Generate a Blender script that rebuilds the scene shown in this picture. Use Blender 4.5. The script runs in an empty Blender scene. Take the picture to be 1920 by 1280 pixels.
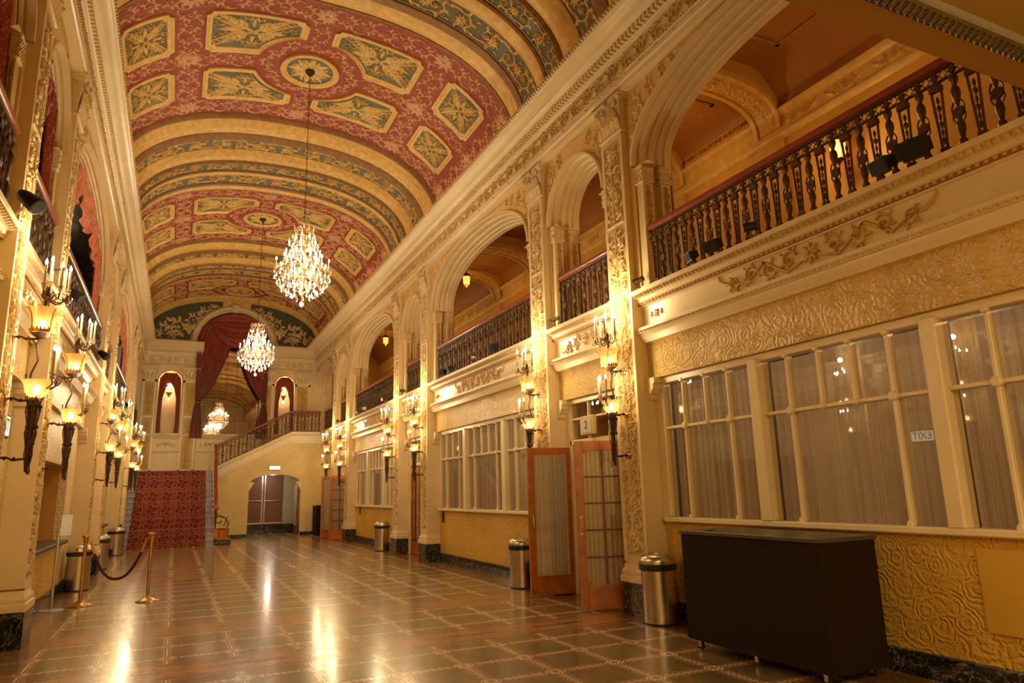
import bpy, math, random
from math import sin, cos, pi, sqrt, atan2, hypot, radians
from mathutils import Vector, Matrix
random.seed(7)
S = bpy.context.scene
COL = S.collection

# ---------------------------------------------------------------- camera, exposure, world, area lights
YAW, PIT, ROL, FPX = -.4481, .2081, -.0267, 1305.
fwd = Vector((-sin(YAW)*cos(PIT), cos(YAW)*cos(PIT), sin(PIT)))
r0 = Vector((cos(YAW), sin(YAW), 0)); u0 = r0.cross(fwd)
RR = r0*cos(ROL) + u0*sin(ROL); UU = RR.cross(fwd)
cd = bpy.data.cameras.new('camera'); cam = bpy.data.objects.new('camera', cd); COL.objects.link(cam)
cd.sensor_width = 36; cd.lens = FPX/1920*36; cd.clip_start = .05; cd.clip_end = 200
cam.matrix_world = Matrix(((RR.x, UU.x, -fwd.x, 0), (RR.y, UU.y, -fwd.y, 0), (RR.z, UU.z, -fwd.z, 1.55), (0, 0, 0, 1)))
S.camera = cam
vs = S.view_settings
S.display_settings.display_device = 'sRGB'
vs.view_transform = 'Standard'; vs.look = 'None'; vs.gamma = 1; vs.use_curve_mapping = False
vs.exposure = 1.12
S.cycles.max_bounces = 7; S.cycles.diffuse_bounces = 4; S.cycles.glossy_bounces = 4
S.cycles.transparent_max_bounces = 10; S.cycles.transmission_bounces = 4
S.cycles.sample_clamp_indirect = 6; S.cycles.sample_clamp_direct = 0
S.cycles.use_denoising = True
S.cycles.caustics_reflective = False; S.cycles.caustics_refractive = False
W = bpy.data.worlds.new('world'); S.world = W; W.use_nodes = True
W.node_tree.nodes['Background'].inputs[0].default_value = (1, .72, .42, 1)
W.node_tree.nodes['Background'].inputs[1].default_value = .12
WARM = (1, .76, .37)
def lamp(name, loc, power, rad=.08, col=WARM, parent=None):
    l = bpy.data.lights.new(name, 'POINT'); l.energy = power; l.color = col; l.shadow_soft_size = rad
    o = bpy.data.objects.new(name, l); COL.objects.link(o); o.location = loc
    if parent: o.parent = parent
    return o
def area(name, loc, power, sx, sy, col=WARM, rot=(0, 0, 0)):
    l = bpy.data.lights.new(name, 'AREA'); l.energy = power; l.color = col; l.shape = 'RECTANGLE'; l.size = sx; l.size_y = sy
    o = bpy.data.objects.new(name, l); COL.objects.link(o); o.location = loc; o.rotation_euler = rot
    return o
# unseen fill lights added under the mezzanine, behind and over the camera
for ax, ay in ((.2, -1.6), (3.4, -1.6)):
    area('lobby_fill', (ax, ay, 3.93), 70, .5, .5)

# ---------------------------------------------------------------- materials
def nmat(name):
    m = bpy.data.materials.new(name); m.use_nodes = True
    nt = m.node_tree; b = nt.nodes['Principled BSDF']
    return m, nt, b
def nd(nt, t, **k):
    n = nt.nodes.new(t)
    for a, v in k.items():
        if a.startswith('i_'):
            n.inputs[int(a[2:])].default_value = v
        else: setattr(n, a, v)
    return n
class V:
    def __init__(s, nt, sk): s.nt = nt; s.k = sk
    def _op(s, op, *o, clamp=False):
        n = s.nt.nodes.new('ShaderNodeMath'); n.operation = op; n.use_clamp = clamp
        for i, x in enumerate((s,)+o):
            if isinstance(x, V): s.nt.links.new(x.k, n.inputs[i])
            else: n.inputs[i].default_value = x
        return V(s.nt, n.outputs[0])
    def __add__(s, o): return s._op('ADD', o)
    def __sub__(s, o): return s._op('SUBTRACT', o)
    def __mul__(s, o): return s._op('MULTIPLY', o)
    def __truediv__(s, o): return s._op('DIVIDE', o)
    def fr(s): return s._op('FRACT')
    def ab(s): return s._op('ABSOLUTE')
    def lt(s, o): return s._op('LESS_THAN', o)
    def gt(s, o): return s._op('GREATER_THAN', o)
    def mx(s, o): return s._op('MAXIMUM', o)
    def mn(s, o): return s._op('MINIMUM', o)
    def sn(s): return s._op('SINE')
    def sq(s): return s._op('SQRT')
    def sat(s): return s._op('ADD', 0., clamp=True)
def coords(nt):
    t = nd(nt, 'ShaderNodeTexCoord'); sp = nd(nt, 'ShaderNodeSeparateXYZ')
    nt.links.new(t.outputs['Object'], sp.inputs[0])
    return t.outputs['Object'], V(nt, sp.outputs[0]), V(nt, sp.outputs[1]), V(nt, sp.outputs[2])
def noise(nt, co, scale, detail=3, rough=.55, dist=0):
    n = nd(nt, 'ShaderNodeTexNoise'); n.inputs['Scale'].default_value = scale; n.inputs['Detail'].default_value = detail
    n.inputs['Roughness'].default_value = rough; n.inputs['Distortion'].default_value = dist
    nt.links.new(co, n.inputs['Vector']); return n
def mixc(nt, fac, a, b):
    n = nd(nt, 'ShaderNodeMix', data_type='RGBA')
    for i, x in ((0, fac), (6, a), (7, b)):
        if isinstance(x, V): nt.links.new(x.k, n.inputs[i])
        elif isinstance(x, bpy.types.NodeSocket): nt.links.new(x, n.inputs[i])
        else: n.inputs[i].default_value = (*x, 1) if isinstance(x, tuple) else x
    return n.outputs[2]
def bump(nt, b, h, strength=.4, dist=.01):
    n = nd(nt, 'ShaderNodeBump'); n.inputs['Strength'].default_value = strength; n.inputs['Distance'].default_value = dist
    nt.links.new(h.k if isinstance(h, V) else h, n.inputs['Height']); nt.links.new(n.outputs[0], b.inputs['Normal'])
def ramp(nt, fac, stops):
    n = nd(nt, 'ShaderNodeValToRGB'); cr = n.color_ramp
    while len(cr.elements) < len(stops): cr.elements.new(.5)
    for e, (p, c) in zip(cr.elements, stops): e.position = p; e.color = (*c, 1)
    nt.links.new(fac.k if isinstance(fac, V) else fac, n.inputs[0]); return n.outputs[0]
def paint(name, c, rough=.5, metal=0, var=.12, vs_=3., bs=0, bd=.004, bscale=30, spec=.5, coat=0):
    m, nt, b = nmat(name); co, x, y, z = coords(nt)
    n = noise(nt, co, vs_, 4)
    d = tuple(v*(1-var) for v in c); l = tuple(min(1, v*(1+var)) for v in c)
    nt.links.new(ramp(nt, n.outputs[0], [(.3, d), (.7, l)]), b.inputs['Base Color'])
    b.inputs['Roughness'].default_value = rough; b.inputs['Metallic'].default_value = metal
    b.inputs['Specular IOR Level'].default_value = spec
    if coat: b.inputs['Coat Weight'].default_value = coat; b.inputs['Coat Roughness'].default_value = .1
    if bs: bump(nt, b, noise(nt, co, bscale, 4, .6).outputs[0], bs, bd)
    return m
def emit(name, c, st):
    m, nt, b = nmat(name); co, x, y, z = coords(nt)
    b.inputs['Base Color'].default_value = (*c, 1); b.inputs['Emission Color'].default_value = (*c, 1)
    b.inputs['Emission Strength'].default_value = st; b.inputs['Roughness'].default_value = .3
    return m
CREAM = paint('cream_paint', (.80, .63, .36), .42, 0, .06, 2, .12, .003, 40)
OCHRE = paint('ochre_arch_paint', (.78, .53, .19), .36, 0, .06, 2, .1, .003, 40)
CREAMD = paint('glazed_ivory_leafwork', (.68, .49, .23), .4, 0, .15, 12)
CREAM2 = paint('ivory_enamel', (.84, .69, .42), .32, 0, .05, 2)
PGOLD = paint('antique_gold_ground', (.60, .41, .14), .45, 0, .15, 5, .3, .004, 60)
ORNC = paint('ivory_gilt_relief', (.76, .57, .28), .4, 0, .18, 9)
ORNG = paint('gilt_relief', (.60, .37, .10), .42, 0, .18, 9)
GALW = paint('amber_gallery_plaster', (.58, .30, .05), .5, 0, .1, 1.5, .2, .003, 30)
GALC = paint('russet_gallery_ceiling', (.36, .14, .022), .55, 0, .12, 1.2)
GALO = paint('amber_gallery_relief', (.62, .38, .10), .45, 0, .15, 6)
def stucco(name, c, rough, st=.9, sc=5.):
    m, nt, b = nmat(name); co, x, y, z = coords(nt)
    n = noise(nt, co, sc*.55, 2, .5)
    # fans of trowelled arcs: rings round scattered centres
    vo = nd(nt, 'ShaderNodeTexVoronoi', feature='F1'); vo.inputs['Scale'].default_value = sc; nt.links.new(co, vo.inputs['Vector'])
    wob = V(nt, noise(nt, co, sc*2, 3, .6).outputs[0])
    h = ((V(nt, vo.outputs[0])*30 + wob*15).sn()*.5+.5)*V(nt, noise(nt, co, sc*1.6, 2, .5).outputs[0])*1.3 + V(nt, noise(nt, co, 32, 4, .6, 1.).outputs[0])*.6
    bump(nt, b, h, st, .016)
    n2 = noise(nt, co, 1.3, 3)
    nt.links.new(ramp(nt, n2.outputs[0], [(.3, tuple(v*.88 for v in c)), (.7, tuple(min(1, v*1.1) for v in c))]), b.inputs['Base Color'])
    b.inputs['Roughness'].default_value = rough
    return m
STUC = stucco('swirled_gold_stucco', (.78, .52, .16), .26, 1., 4.6)
STUCL = stucco('swirled_deep_gold_stucco', (.70, .40, .045), .38, .8, 5.5)
STUCC = stucco('pale_swirled_stucco', (.80, .62, .30), .4, .6, 4.)
def marble_():
    m, nt, b = nmat('black_veined_marble'); co, x, y, z = coords(nt)
    n = noise(nt, co, 4, 6, .6, 1.2); v = (V(nt, n.outputs[0])-.5).ab()
    n2 = noise(nt, co, 9, 4, .6, 2.); v2 = (V(nt, n2.outputs[0])-.5).ab()
    f = (v.mn(v2*1.6)*40)._op('MINIMUM', 1.)
    nt.links.new(ramp(nt, f, [(0, (.42, .36, .24)), (.25, (.09, .07, .045)), (.6, (.012, .012, .012))]), b.inputs['Base Color'])
    b.inputs['Roughness'].default_value = .12
    return m
MARB = marble_()
def floor_():
    m, nt, b = nmat('patterned_mosaic_floor'); co, x, y, z = coords(nt)
    px_ = .605; py_ = .612
    fx = (((x-.04)/px_+.5).fr()-.5)*px_; fy = (((y-.18)/py_+.5).fr()-.5)*py_
    ax = fx.ab(); ay = fy.ab()
    # fields
    n = noise(nt, co, 2.5, 5)
    field = ramp(nt, n.outputs[0], [(.3, (.13, .105, .038)), (.55, (.21, .14, .05)), (.75, (.27, .19, .08))])
    strip = ax.lt(.085).mx(ay.lt(.085))
    c = mixc(nt, strip, field, (.33, .17, .065))
    edge = ax._op('SUBTRACT', .085).ab().lt(.006).mx(ay._op('SUBTRACT', .085).ab().lt(.006))
    c = mixc(nt, edge*.7, c, (.10, .05, .02))
    clr = (.80, .68, .46)
    lx = ax.lt(.008)*ay.gt(.12); ly = ay.lt(.008)*ax.gt(.12)
    dots = ((ax-.03).ab().lt(.006)*(y*16.).fr().gt(.55)*ay.gt(.12)).mx((ay-.03).ab().lt(.006)*(x*16.).fr().gt(.55)*ax.gt(.12))
    r = ax+ay
    knot = (r-.055).ab().lt(.012).mx((r-.1).ab().lt(.008)).mx(((ax-ay).ab().lt(.01))*r.lt(.13)*r.gt(.05))
    c = mixc(nt, lx.mx(ly).mx(dots).mx(knot), c, clr)
    # transverse bands at each pair of pilasters
    u1 = ((y-7.2)/8.27).fr()*8.27; u2 = ((y-9.36)/8.27).fr()*8.27
    bu = u1.mn(u2)
    band = bu.lt(.66)
    st = ((bu-.06).ab().lt(.02)).mx((bu-.60).ab().lt(.02)).mx((bu-.33).ab().lt(.035)*((x*.9).fr().gt(.42)))
    wood = ramp(nt, noise(nt, co, 6, 4).outputs[0], [(.3, (.36, .15, .045)), (.7, (.48, .24, .08))])
    bc = mixc(nt, st, wood, (.10, .028, .014))
    c = mixc(nt, band, c, bc)
    # border along walls
    side = x.gt(4.95).mx(x.lt(-1.18))
    c = mixc(nt, side*.6, c, (.22, .09, .03))
    # tesserae
    tx = (x*44).fr(); ty = (y*44).fr()
    g = tx.lt(.12).mx(ty.lt(.12))
    c = mixc(nt, g*.35, c, (.05, .03, .015))
    nt.links.new(c, b.inputs['Base Color'])
    hh = g*-.5 + V(nt, noise(nt, co, 26, 3).outputs[0])*.55 + V(nt, noise(nt, co, 2.2, 2).outputs[0])*1.2
    bump(nt, b, hh, .3, .006)
    rn = V(nt, noise(nt, co, 5, 3).outputs[0])*.14+.16
    nt.links.new(rn.k, b.inputs['Roughness'])
    b.inputs['Specular IOR Level'].default_value = .75
    b.inputs['Coat Weight'].default_value = .35; b.inputs['Coat Roughness'].default_value = .12
    return m
FLOORM = floor_()
def carpet_():
    m, nt, b = nmat('red_patterned_carpet'); co, x, y, z = coords(nt)
    P = .44; t = z + (y-25.32)*(P/.27)
    fx = ((x/P).fr()-.5)*P; ft = ((t/P).fr()-.5)*P
    gx = ((x/P+.5).fr()-.5)*P; gt_ = ((t/P+.5).fr()-.5)*P
    r1 = (fx*fx+ft*ft).sq(); r2 = (gx*gx+gt_*gt_).sq()
    a = (r1-.175).ab().lt(.014).mx((r2-.085).ab().lt(.014)).mx((r2-.03).ab().lt(.012))
    ang = fx._op('ARCTAN2', ft)
    fl = (r1 - ((ang*4).sn()*.045+.085)).ab().lt(.014)
    a = a.mx(fl).mx(r1.lt(.018)).mx(gx.ab().mn(gt_.ab()).lt(.007)*r2.gt(.1))
    n = noise(nt, co, 120, 2)
    c = mixc(nt, a, (.10, .006, .007), (.42, .13, .06))
    nt.links.new(c, b.inputs['Base Color']); b.inputs['Roughness'].default_value = .9
    bump(nt, b, n.outputs[0], .4, .004)
    return m
CARP = carpet_()
def vaultred():
    m, nt, b = nmat('rose_red_vault_ground'); co, x, y, z = coords(nt)
    n = noise(nt, co, 7, 5)
    nt.links.new(ramp(nt, n.outputs[0], [(.3, (.32, .055, .025)), (.7, (.42, .09, .04))]), b.inputs['Base Color'])
    b.inputs['Roughness'].default_value = .6; return m
VRED = vaultred()
VPINK = paint('faded_rose_relief', (.74, .42, .24), .6, 0, .15, 8)
VGOLD = paint('mottled_gold_vault_rib', (.86, .56, .17), .5, 0, .2, 9, .3, .004, 50)
VBROWN = paint('brown_gilt_moulding', (.34, .17, .045), .5, 0, .25, 10, .9, .02, 26)
VBLUE = paint('grey_blue_ground', (.17, .165, .085), .6, 0, .25, 6)
VGR = paint('old_gold_relief', (.78, .53, .17), .5, 0, .2, 9)
COFG = paint('gold_coffer_frame', (.86, .60, .20), .45, 0, .12, 9)
WOOD = paint('orange_varnished_wood', (.42, .115, .016), .28, 0, .25, 6, .1, .002, 60, coat=.5)
RAILW = paint('red_mahogany_rail', (.30, .05, .018), .3, 0, .15, 6, coat=.4)
IRON = paint('bronzed_cast_iron', (.115, .062, .028), .42, .55, .35, 14)
BRASS = paint('aged_brass', (.62, .36, .12), .3, .85, .2, 12)
BRONZE = paint('dark_bronze', (.085, .045, .018), .42, .6, .35, 18)
STEEL = paint('brushed_steel', (.62, .53, .42), .24, 1, .08, 2)
def steel_():
    m, nt, b = nmat('brushed_stainless'); co, x, y, z = coords(nt)
    mp = nd(nt, 'ShaderNodeMapping'); nt.links.new(co, mp.inputs[0]); mp.inputs['Scale'].default_value = (1, 1, 120)
    n = noise(nt, mp.outputs[0], 2, 3)
    b.inputs['Base Color'].default_value = (.60, .54, .46, 1); b.inputs['Metallic'].default_value = 1
    b.inputs['Roughness'].default_value = .27; b.inputs['Anisotropic'].default_value = .4
    bump(nt, b, n.outputs[0], .05, .001); return m
STEEL = steel_()
BLACK = paint('black_plastic', (.018, .016, .015), .45, 0, .2, 10)
CABM = paint('dark_brown_textured_laminate', (.020, .009, .003), .75, 0, .25, 160, .3, .002, 400, spec=.15)
CABT = paint('slate_brown_worktop', (.07, .052, .028), .35, 0, .15, 30)
WHITE = paint('white_plastic', (.85, .85, .85), .35, 0, .02, 3)
PLATE = paint('steel_plate', (.50, .48, .46), .35, .6, .1, 8)
def drape(name, c1, c2, sc=26):
    m, nt, b = nmat(name); co, x, y, z = coords(nt)
    w = nd(nt, 'ShaderNodeTexVoronoi', feature='F1'); w.inputs['Scale'].default_value = sc; nt.links.new(co, w.inputs['Vector'])
    nt.links.new(ramp(nt, w.outputs[0], [(.25, c2), (.5, c1)]), b.inputs['Base Color'])
    b.inputs['Roughness'].default_value = .55; b.inputs['Sheen Weight'].default_value = .3; return m
DRAPE = drape('red_damask', (.30, .035, .014), (.50, .12, .04))
DRAPEL = drape('coral_red_velvet', (.60, .12, .04), (.70, .22, .08), 14)
def lace_():
    m, nt, b = nmat('sheer_lace'); co, x, y, z = coords(nt)
    ck = nd(nt, 'ShaderNodeTexVoronoi', feature='F1'); ck.inputs['Scale'].default_value = 55; ck.inputs['Randomness'].default_value = .15; nt.links.new(co, ck.inputs['Vector'])
    nt.links.new(ramp(nt, ck.outputs[0], [(.3, (.50, .40, .27)), (.6, (.82, .69, .50))]), b.inputs['Base Color'])
    b.inputs['Roughness'].default_value = .8
    out = nt.nodes['Material Output']; tl = nd(nt, 'ShaderNodeBsdfTranslucent'); tl.inputs[0].default_value = (.62, .50, .34, 1)
    tp = nd(nt, 'ShaderNodeBsdfTransparent'); m1 = nd(nt, 'ShaderNodeMixShader'); m1.inputs[0].default_value = .45; m2 = nd(nt, 'ShaderNodeMixShader'); m2.inputs[0].default_value = .07
    nt.links.new(b.outputs[0], m1.inputs[1]); nt.links.new(tl.outputs[0], m1.inputs[2]); nt.links.new(m1.outputs[0], m2.inputs[1]); nt.links.new(tp.outputs[0], m2.inputs[2]); nt.links.new(m2.outputs[0], out.inputs[0])
    return m
LACE = lace_()
def glass_(name, tint, fac=.5, rough=.01):
    m, nt, b = nmat(name); co, x, y, z = coords(nt)
    out = nt.nodes['Material Output']
    tr = nd(nt, 'ShaderNodeBsdfTransparent'); tr.inputs[0].default_value = (*tint, 1)
    gl = nd(nt, 'ShaderNodeBsdfGlossy'); gl.inputs['Roughness'].default_value = rough
    fr = nd(nt, 'ShaderNodeFresnel'); ge = nd(nt, 'ShaderNodeNewGeometry'); nt.links.new((V(nt, ge.outputs['Backfacing'])*-.8333+1.5).k, fr.inputs[0])
    f = V(nt, fr.outputs[0])*fac+.01
    mx = nd(nt, 'ShaderNodeMixShader'); nt.links.new(f.sat().k, mx.inputs[0])
    nt.links.new(tr.outputs[0], mx.inputs[1]); nt.links.new(gl.outputs[0], mx.inputs[2]); nt.links.new(mx.outputs[0], out.inputs[0])
    return m
GLASS = glass_('window_glass', (.94, .92, .86), .9)
def crystal_():
    m, nt, b = nmat('cut_crystal'); co, x, y, z = coords(nt)
    out = nt.nodes['Material Output']
    tl = nd(nt, 'ShaderNodeBsdfTranslucent'); tl.inputs[0].default_value = (.95, .92, .88, 1)
    gl = nd(nt, 'ShaderNodeBsdfGlossy'); gl.inputs['Roughness'].default_value = .05; gl.inputs[0].default_value = (1, 1, 1, 1)
    tr = nd(nt, 'ShaderNodeBsdfTransparent')
    m1 = nd(nt, 'ShaderNodeMixShader'); m1.inputs[0].default_value = .5
    nt.links.new(tl.outputs[0], m1.inputs[1]); nt.links.new(gl.outputs[0], m1.inputs[2])
    m2 = nd(nt, 'ShaderNodeMixShader'); m2.inputs[0].default_value = .5
    nt.links.new(m1.outputs[0], m2.inputs[1]); nt.links.new(tr.outputs[0], m2.inputs[2]); nt.links.new(m2.outputs[0], out.inputs[0])
    return m
CRYS = crystal_()
FLAME = emit('candle_bulb_glow', (1, .84, .58), 90)
FLAMEC = emit('chandelier_bulb_glow', (1, .90, .76), 110)
def cup_():
    m, nt, b = nmat('amber_glass_shade'); co, x, y, z = coords(nt); out = nt.nodes['Material Output']
    tl = nd(nt, 'ShaderNodeBsdfTranslucent'); tl.inputs[0].default_value = (.75, .42, .14, 1)
    tr = nd(nt, 'ShaderNodeBsdfTransparent'); tr.inputs[0].default_value = (1, .80, .52, 1)
    gl = nd(nt, 'ShaderNodeBsdfGlossy'); gl.inputs['Roughness'].default_value = .15
    m1 = nd(nt, 'ShaderNodeMixShader'); m1.inputs[0].default_value = .45; m2 = nd(nt, 'ShaderNodeMixShader'); m2.inputs[0].default_value = .12
    nt.links.new(tl.outputs[0], m1.inputs[1]); nt.links.new(tr.outputs[0], m1.inputs[2]); nt.links.new(m1.outputs[0], m2.inputs[1]); nt.links.new(gl.outputs[0], m2.inputs[2]); nt.links.new(m2.outputs[0], out.inputs[0])
    return m
CUPG = cup_()
CUPB = emit('frosted_amber_bulb', (1, .80, .5), 22)
LANT = emit('amber_lantern_glass_lit', (1, .36, .06), 1.1)
SIGNL = emit('lit_sign_face', (1, .80, .5), .8)
CANDLE = paint('ivory_candle_sleeve', (.52, .42, .28), .5)
def mirror_():
    m, nt, b = nmat('antique_mirror'); co, x, y, z = coords(nt)
    n = noise(nt, co, 1.7, 3, .5, 1.)
    b.inputs['Base Color'].default_value = (.70, .60, .47, 1); b.inputs['Metallic'].default_value = 1
    b.inputs['Roughness'].default_value = .02
    bump(nt, b, n.outputs[0], .05, .01); return m
MIRR = mirror_()
def silver_leaf():
    return paint('silvered_leaf_moulding', (.20, .155, .085), .3, .5, .2, 9)
SILV = silver_leaf()
SOFF = paint('olive_gold_soffit', (.36, .24, .06), .45, 0, .08, 1)
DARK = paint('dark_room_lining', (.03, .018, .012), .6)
BRDOOR = paint('brown_painted_metal_door', (.20, .075, .04), .45, 0, .06, 2)
INK = paint('dark_lettering', (.10, .04, .015), .5)

# ---------------------------------------------------------------- mesh kit
def smooth_mesh(me, ang=35):
    me.shade_smooth(); me.set_sharp_from_angle(angle=radians(ang))
class MB:
    def __init__(s, f=None): s.v = []; s.f = []; s.m = f
    def add(s, vs_, fs):
        o = len(s.v)
        s.v += [s.m(*p) for p in vs_] if s.m else [tuple(p) for p in vs_]
        s.f += [tuple(i+o for i in f) for f in fs]
    def box(s, x0, x1, y0, y1, z0, z1):
        s.add([(x0, y0, z0), (x1, y0, z0), (x1, y1, z0), (x0, y1, z0), (x0, y0, z1), (x1, y0, z1), (x1, y1, z1), (x0, y1, z1)],
              [(0, 3, 2, 1), (4, 5, 6, 7), (0, 1, 5, 4), (1, 2, 6, 5), (2, 3, 7, 6), (3, 0, 4, 7)]); return s
    def cbox(s, x0, x1, y0, y1, z0, z1, c=.006):
        # box with chamfered vertical and horizontal edges
        xs, ys, zs = (x0, x1), (y0, y1), (z0, z1); vs_ = []
        for zz, inz in ((z0, 1), (z0+c, 0), (z1-c, 0), (z1, 1)):
            i = c if inz else 0
            a0, a1, b0, b1 = x0+i, x1-i, y0+i, y1-i
            vs_ += [(a0+c, b0, zz), (a1-c, b0, zz), (a1, b0+c, zz), (a1, b1-c, zz), (a1-c, b1, zz), (a0+c, b1, zz), (a0, b1-c, zz), (a0, b0+c, zz)]
        fs = [tuple(range(7, -1, -1)), tuple(range(24, 32))]
        for k in range(3):
            for j in range(8): fs.append((k*8+j, k*8+(j+1) % 8, k*8+8+(j+1) % 8, k*8+8+j))
        s.add(vs_, fs); return s
    def grid(s, rows, closed=False):
        n = len(rows[0]); vs_ = [p for r in rows for p in r]; fs = []
        for i in range(len(rows)-1):
            for j in range(n if closed else n-1):
                k = (j+1) % n; fs.append((i*n+j, i*n+k, (i+1)*n+k, (i+1)*n+j))
        s.add(vs_, fs); return s
    def lathe(s, prof, n=16, c=(0, 0, 0), cap=True, ax='z'):
        rows = []
        for r, z in prof:
            row = []
            for k in range(n):
                a = 2*pi*k/n; u, v = r*cos(a), r*sin(a)
                row.append((c[0]+u, c[1]+v, c[2]+z) if ax == 'z' else ((c[0]+z, c[1]+u, c[2]+v) if ax == 'x' else (c[0]+v, c[1]+z, c[2]+u)))
            rows.append(row)
        s.grid(rows, True)
        if cap:
            o = len(s.v); N = len(prof)*n
            s.f.append(tuple(o-N+k for k in range(n-1, -1, -1))); s.f.append(tuple(o-n+k for k in range(n)))
        return s
    def tube(s, pts, r, n=6, closed=False):
        P = [Vector(p) for p in pts]; N = len(P); rows = []; up = Vector((.13, .21, .97)).normalized()
        for i, p in enumerate(P):
            a = P[i-1] if (i or closed) else P[i]; b = P[(i+1) % N] if (i < N-1 or closed) else P[i]
            t = (b-a)
            if t.length < 1e-9: t = Vector((0, 0, 1))
            t.normalize(); x = up-t*up.dot(t)
            if x.length < 1e-4: x = t.orthogonal()
            x.normalize(); up = x; y = t.cross(x); q = r[i] if isinstance(r, (list, tuple)) else r
            rows.append([tuple(p+x*(q*cos(2*pi*k/n))+y*(q*sin(2*pi*k/n))) for k in range(n)])
        if closed: rows.append(rows[0])
        s.grid(rows, True)
        if not closed:
            o = len(s.v); s.f.append(tuple(o-N*n+k for k in range(n-1, -1, -1))); s.f.append(tuple(o-n+k for k in range(n)))
        return s
    def sweep(s, prof, a, b, ax=1):
        # profile of (d,z) swept along coordinate ax from a to b, open
        s.grid([[(d, t, z) for d, z in prof] for t in (a, b)]); return s
    def poly(s, pts): s.add(pts, [tuple(range(len(pts)))]); return s
    def obj(s, name, mat, parent=None, smooth=35, label=None):
        me = bpy.data.meshes.new(name); me.from_pydata(s.v, [], s.f); me.materials.append(mat); me.update()
        if smooth: smooth_mesh(me, smooth)
        o = bpy.data.objects.new(name, me); COL.objects.link(o)
        if parent is not None:
            o.parent = parent
        if label: o['label'] = label
        return o
def tag(o, label=None, cat=None, group=None, kind=None):
    for k, v in (('label', label), ('category', cat), ('group', group), ('kind', kind)):
        if v: o[k] = v
    return o
def empty(name, loc=(0, 0, 0), rz=0):
    o = bpy.data.objects.new(name, None); COL.objects.link(o); o.location = loc; o.rotation_euler = (0, 0, rz); o.empty_display_size = .1; return o
def thing(name, label, cat, loc=(0, 0, 0), rz=0, group=None): return tag(empty(name, loc, rz), label, cat, group)
def struct(o, label=None): o['kind'] = 'structure'; (label and o.__setitem__('label', label)); return o
def dup(o, parent=None):
    c = o.copy(); COL.objects.link(c)
    if parent: c.parent = parent
    for ch in list(KIDS.get(o.name, ())) or [x for x in o.children]: dup(ch, c)
    return c
KIDS = {}
def clone(o, loc, rz, label):
    c = dup(o); c.location = loc; c.rotation_euler = (0, 0, rz); c['label'] = label; return c

# ---------------------------------------------------------------- relief ornament kit, in (u, v, h) mapped by the MB
def stroke(mb, pts, w, h, T=None, base=0):
    n = len(pts); rows = []
    for i, (u, v) in enumerate(pts):
        a = pts[max(i-1, 0)]; b = pts[min(i+1, n-1)]; du, dv = b[0]-a[0], b[1]-a[1]; L = hypot(du, dv) or 1
        nu, nv = -dv/L, du/L; ww = (w[i] if isinstance(w, (list, tuple)) else w)/2
        P = [(u+nu*ww, v+nv*ww, base), (u+nu*ww*.45, v+nv*ww*.45, base+h*.85), (u-nu*ww*.45, v-nv*ww*.45, base+h*.85), (u-nu*ww, v-nv*ww, base)]
        rows.append([(*T(p[0], p[1]), p[2]) if T else p for p in P])
    mb.grid(rows)
def leaf(mb, u, v, a, L, w, curl=.6, h=.02, T=None, n=5):
    pts = []; x, y, q = u, v, a; st = L/(n-1)
    for i in range(n):
        pts.append((x, y)); x += st*cos(q); y += st*sin(q); q += curl/(n-1)*(1+i*.5)
    ws = [w*k for k in ((.45, 1, .95, .6, .08) if n == 5 else [sin(pi*(i+.6)/(n+.1)) for i in range(n)])]
    stroke(mb, pts, ws, h, T)
def spiral(mb, cx, cy, r, a0, sg, turns=1.35, w=.03, h=.02, leaves=5, T=None, n=16, rose=True):
    pts = []; ws = []
    for i in range(n):
        t = i/(n-1); q = a0+sg*turns*2*pi*t; rr = r*(1-t)**.85*.86+r*.14
        pts.append((cx+rr*cos(q), cy+rr*sin(q))); ws.append(w*(1-.45*t))
    stroke(mb, pts, ws, h, T)
    for k in range(leaves):
        i = int(1+k*(n*.55)/leaves); q = a0+sg*turns*2*pi*i/(n-1); p = pts[i]
        leaf(mb, p[0], p[1], q-sg*.2+sg*.9, r*.74, r*.40, -sg*1.3, h, T)
        leaf(mb, p[0], p[1], q+pi+sg*.9, r*.42, r*.24, sg*1.4, h*.8, T, 5)
    if rose: rosette(mb, cx, cy, r*.26, 5, h*1.2, T)
def rosette(mb, cx, cy, r, n=8, h=.02, T=None):
    for k in range(n):
        a = 2*pi*k/n; leaf(mb, cx+r*.18*cos(a), cy+r*.18*sin(a), a, r*.9, r*.55, .25, h, T)
    stroke(mb, [(cx-r*.16, cy), (cx+r*.16, cy)], r*.3, h*1.4, T)
def rinceau(mb, u0, u1, vc, hgt, h=.02, T=None, leaves=5, unit=None):
    L = u1-u0; n = max(1, round(L/(unit or hgt*1.15))); p = L/n; r = min(hgt*.42, p*.40)
    for i in range(n):
        cx = u0+(i+.5)*p; sg = 1 if i % 2 == 0 else -1
        spiral(mb, cx, vc+sg*hgt*.03, r, -sg*pi*.62, sg, 1.3, r*.22, h, leaves, T)
        st = [(u0+(i+t)*p, vc-sg*hgt*.44*cos((t-.12)*2.0)) for t in (-.25, 0, .25, .5)]
        stroke(mb, st, [r*.1, r*.26, r*.24, r*.1], h, T)
        leaf(mb, cx+p*.45, vc+sg*hgt*.3, sg*1.2, r*.6, r*.3, -sg*1.2, h, T)
        leaf(mb, cx+p*.45, vc-sg*hgt*.3, -sg*.9, r*.5, r*.25, sg*1.2, h, T)
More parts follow.
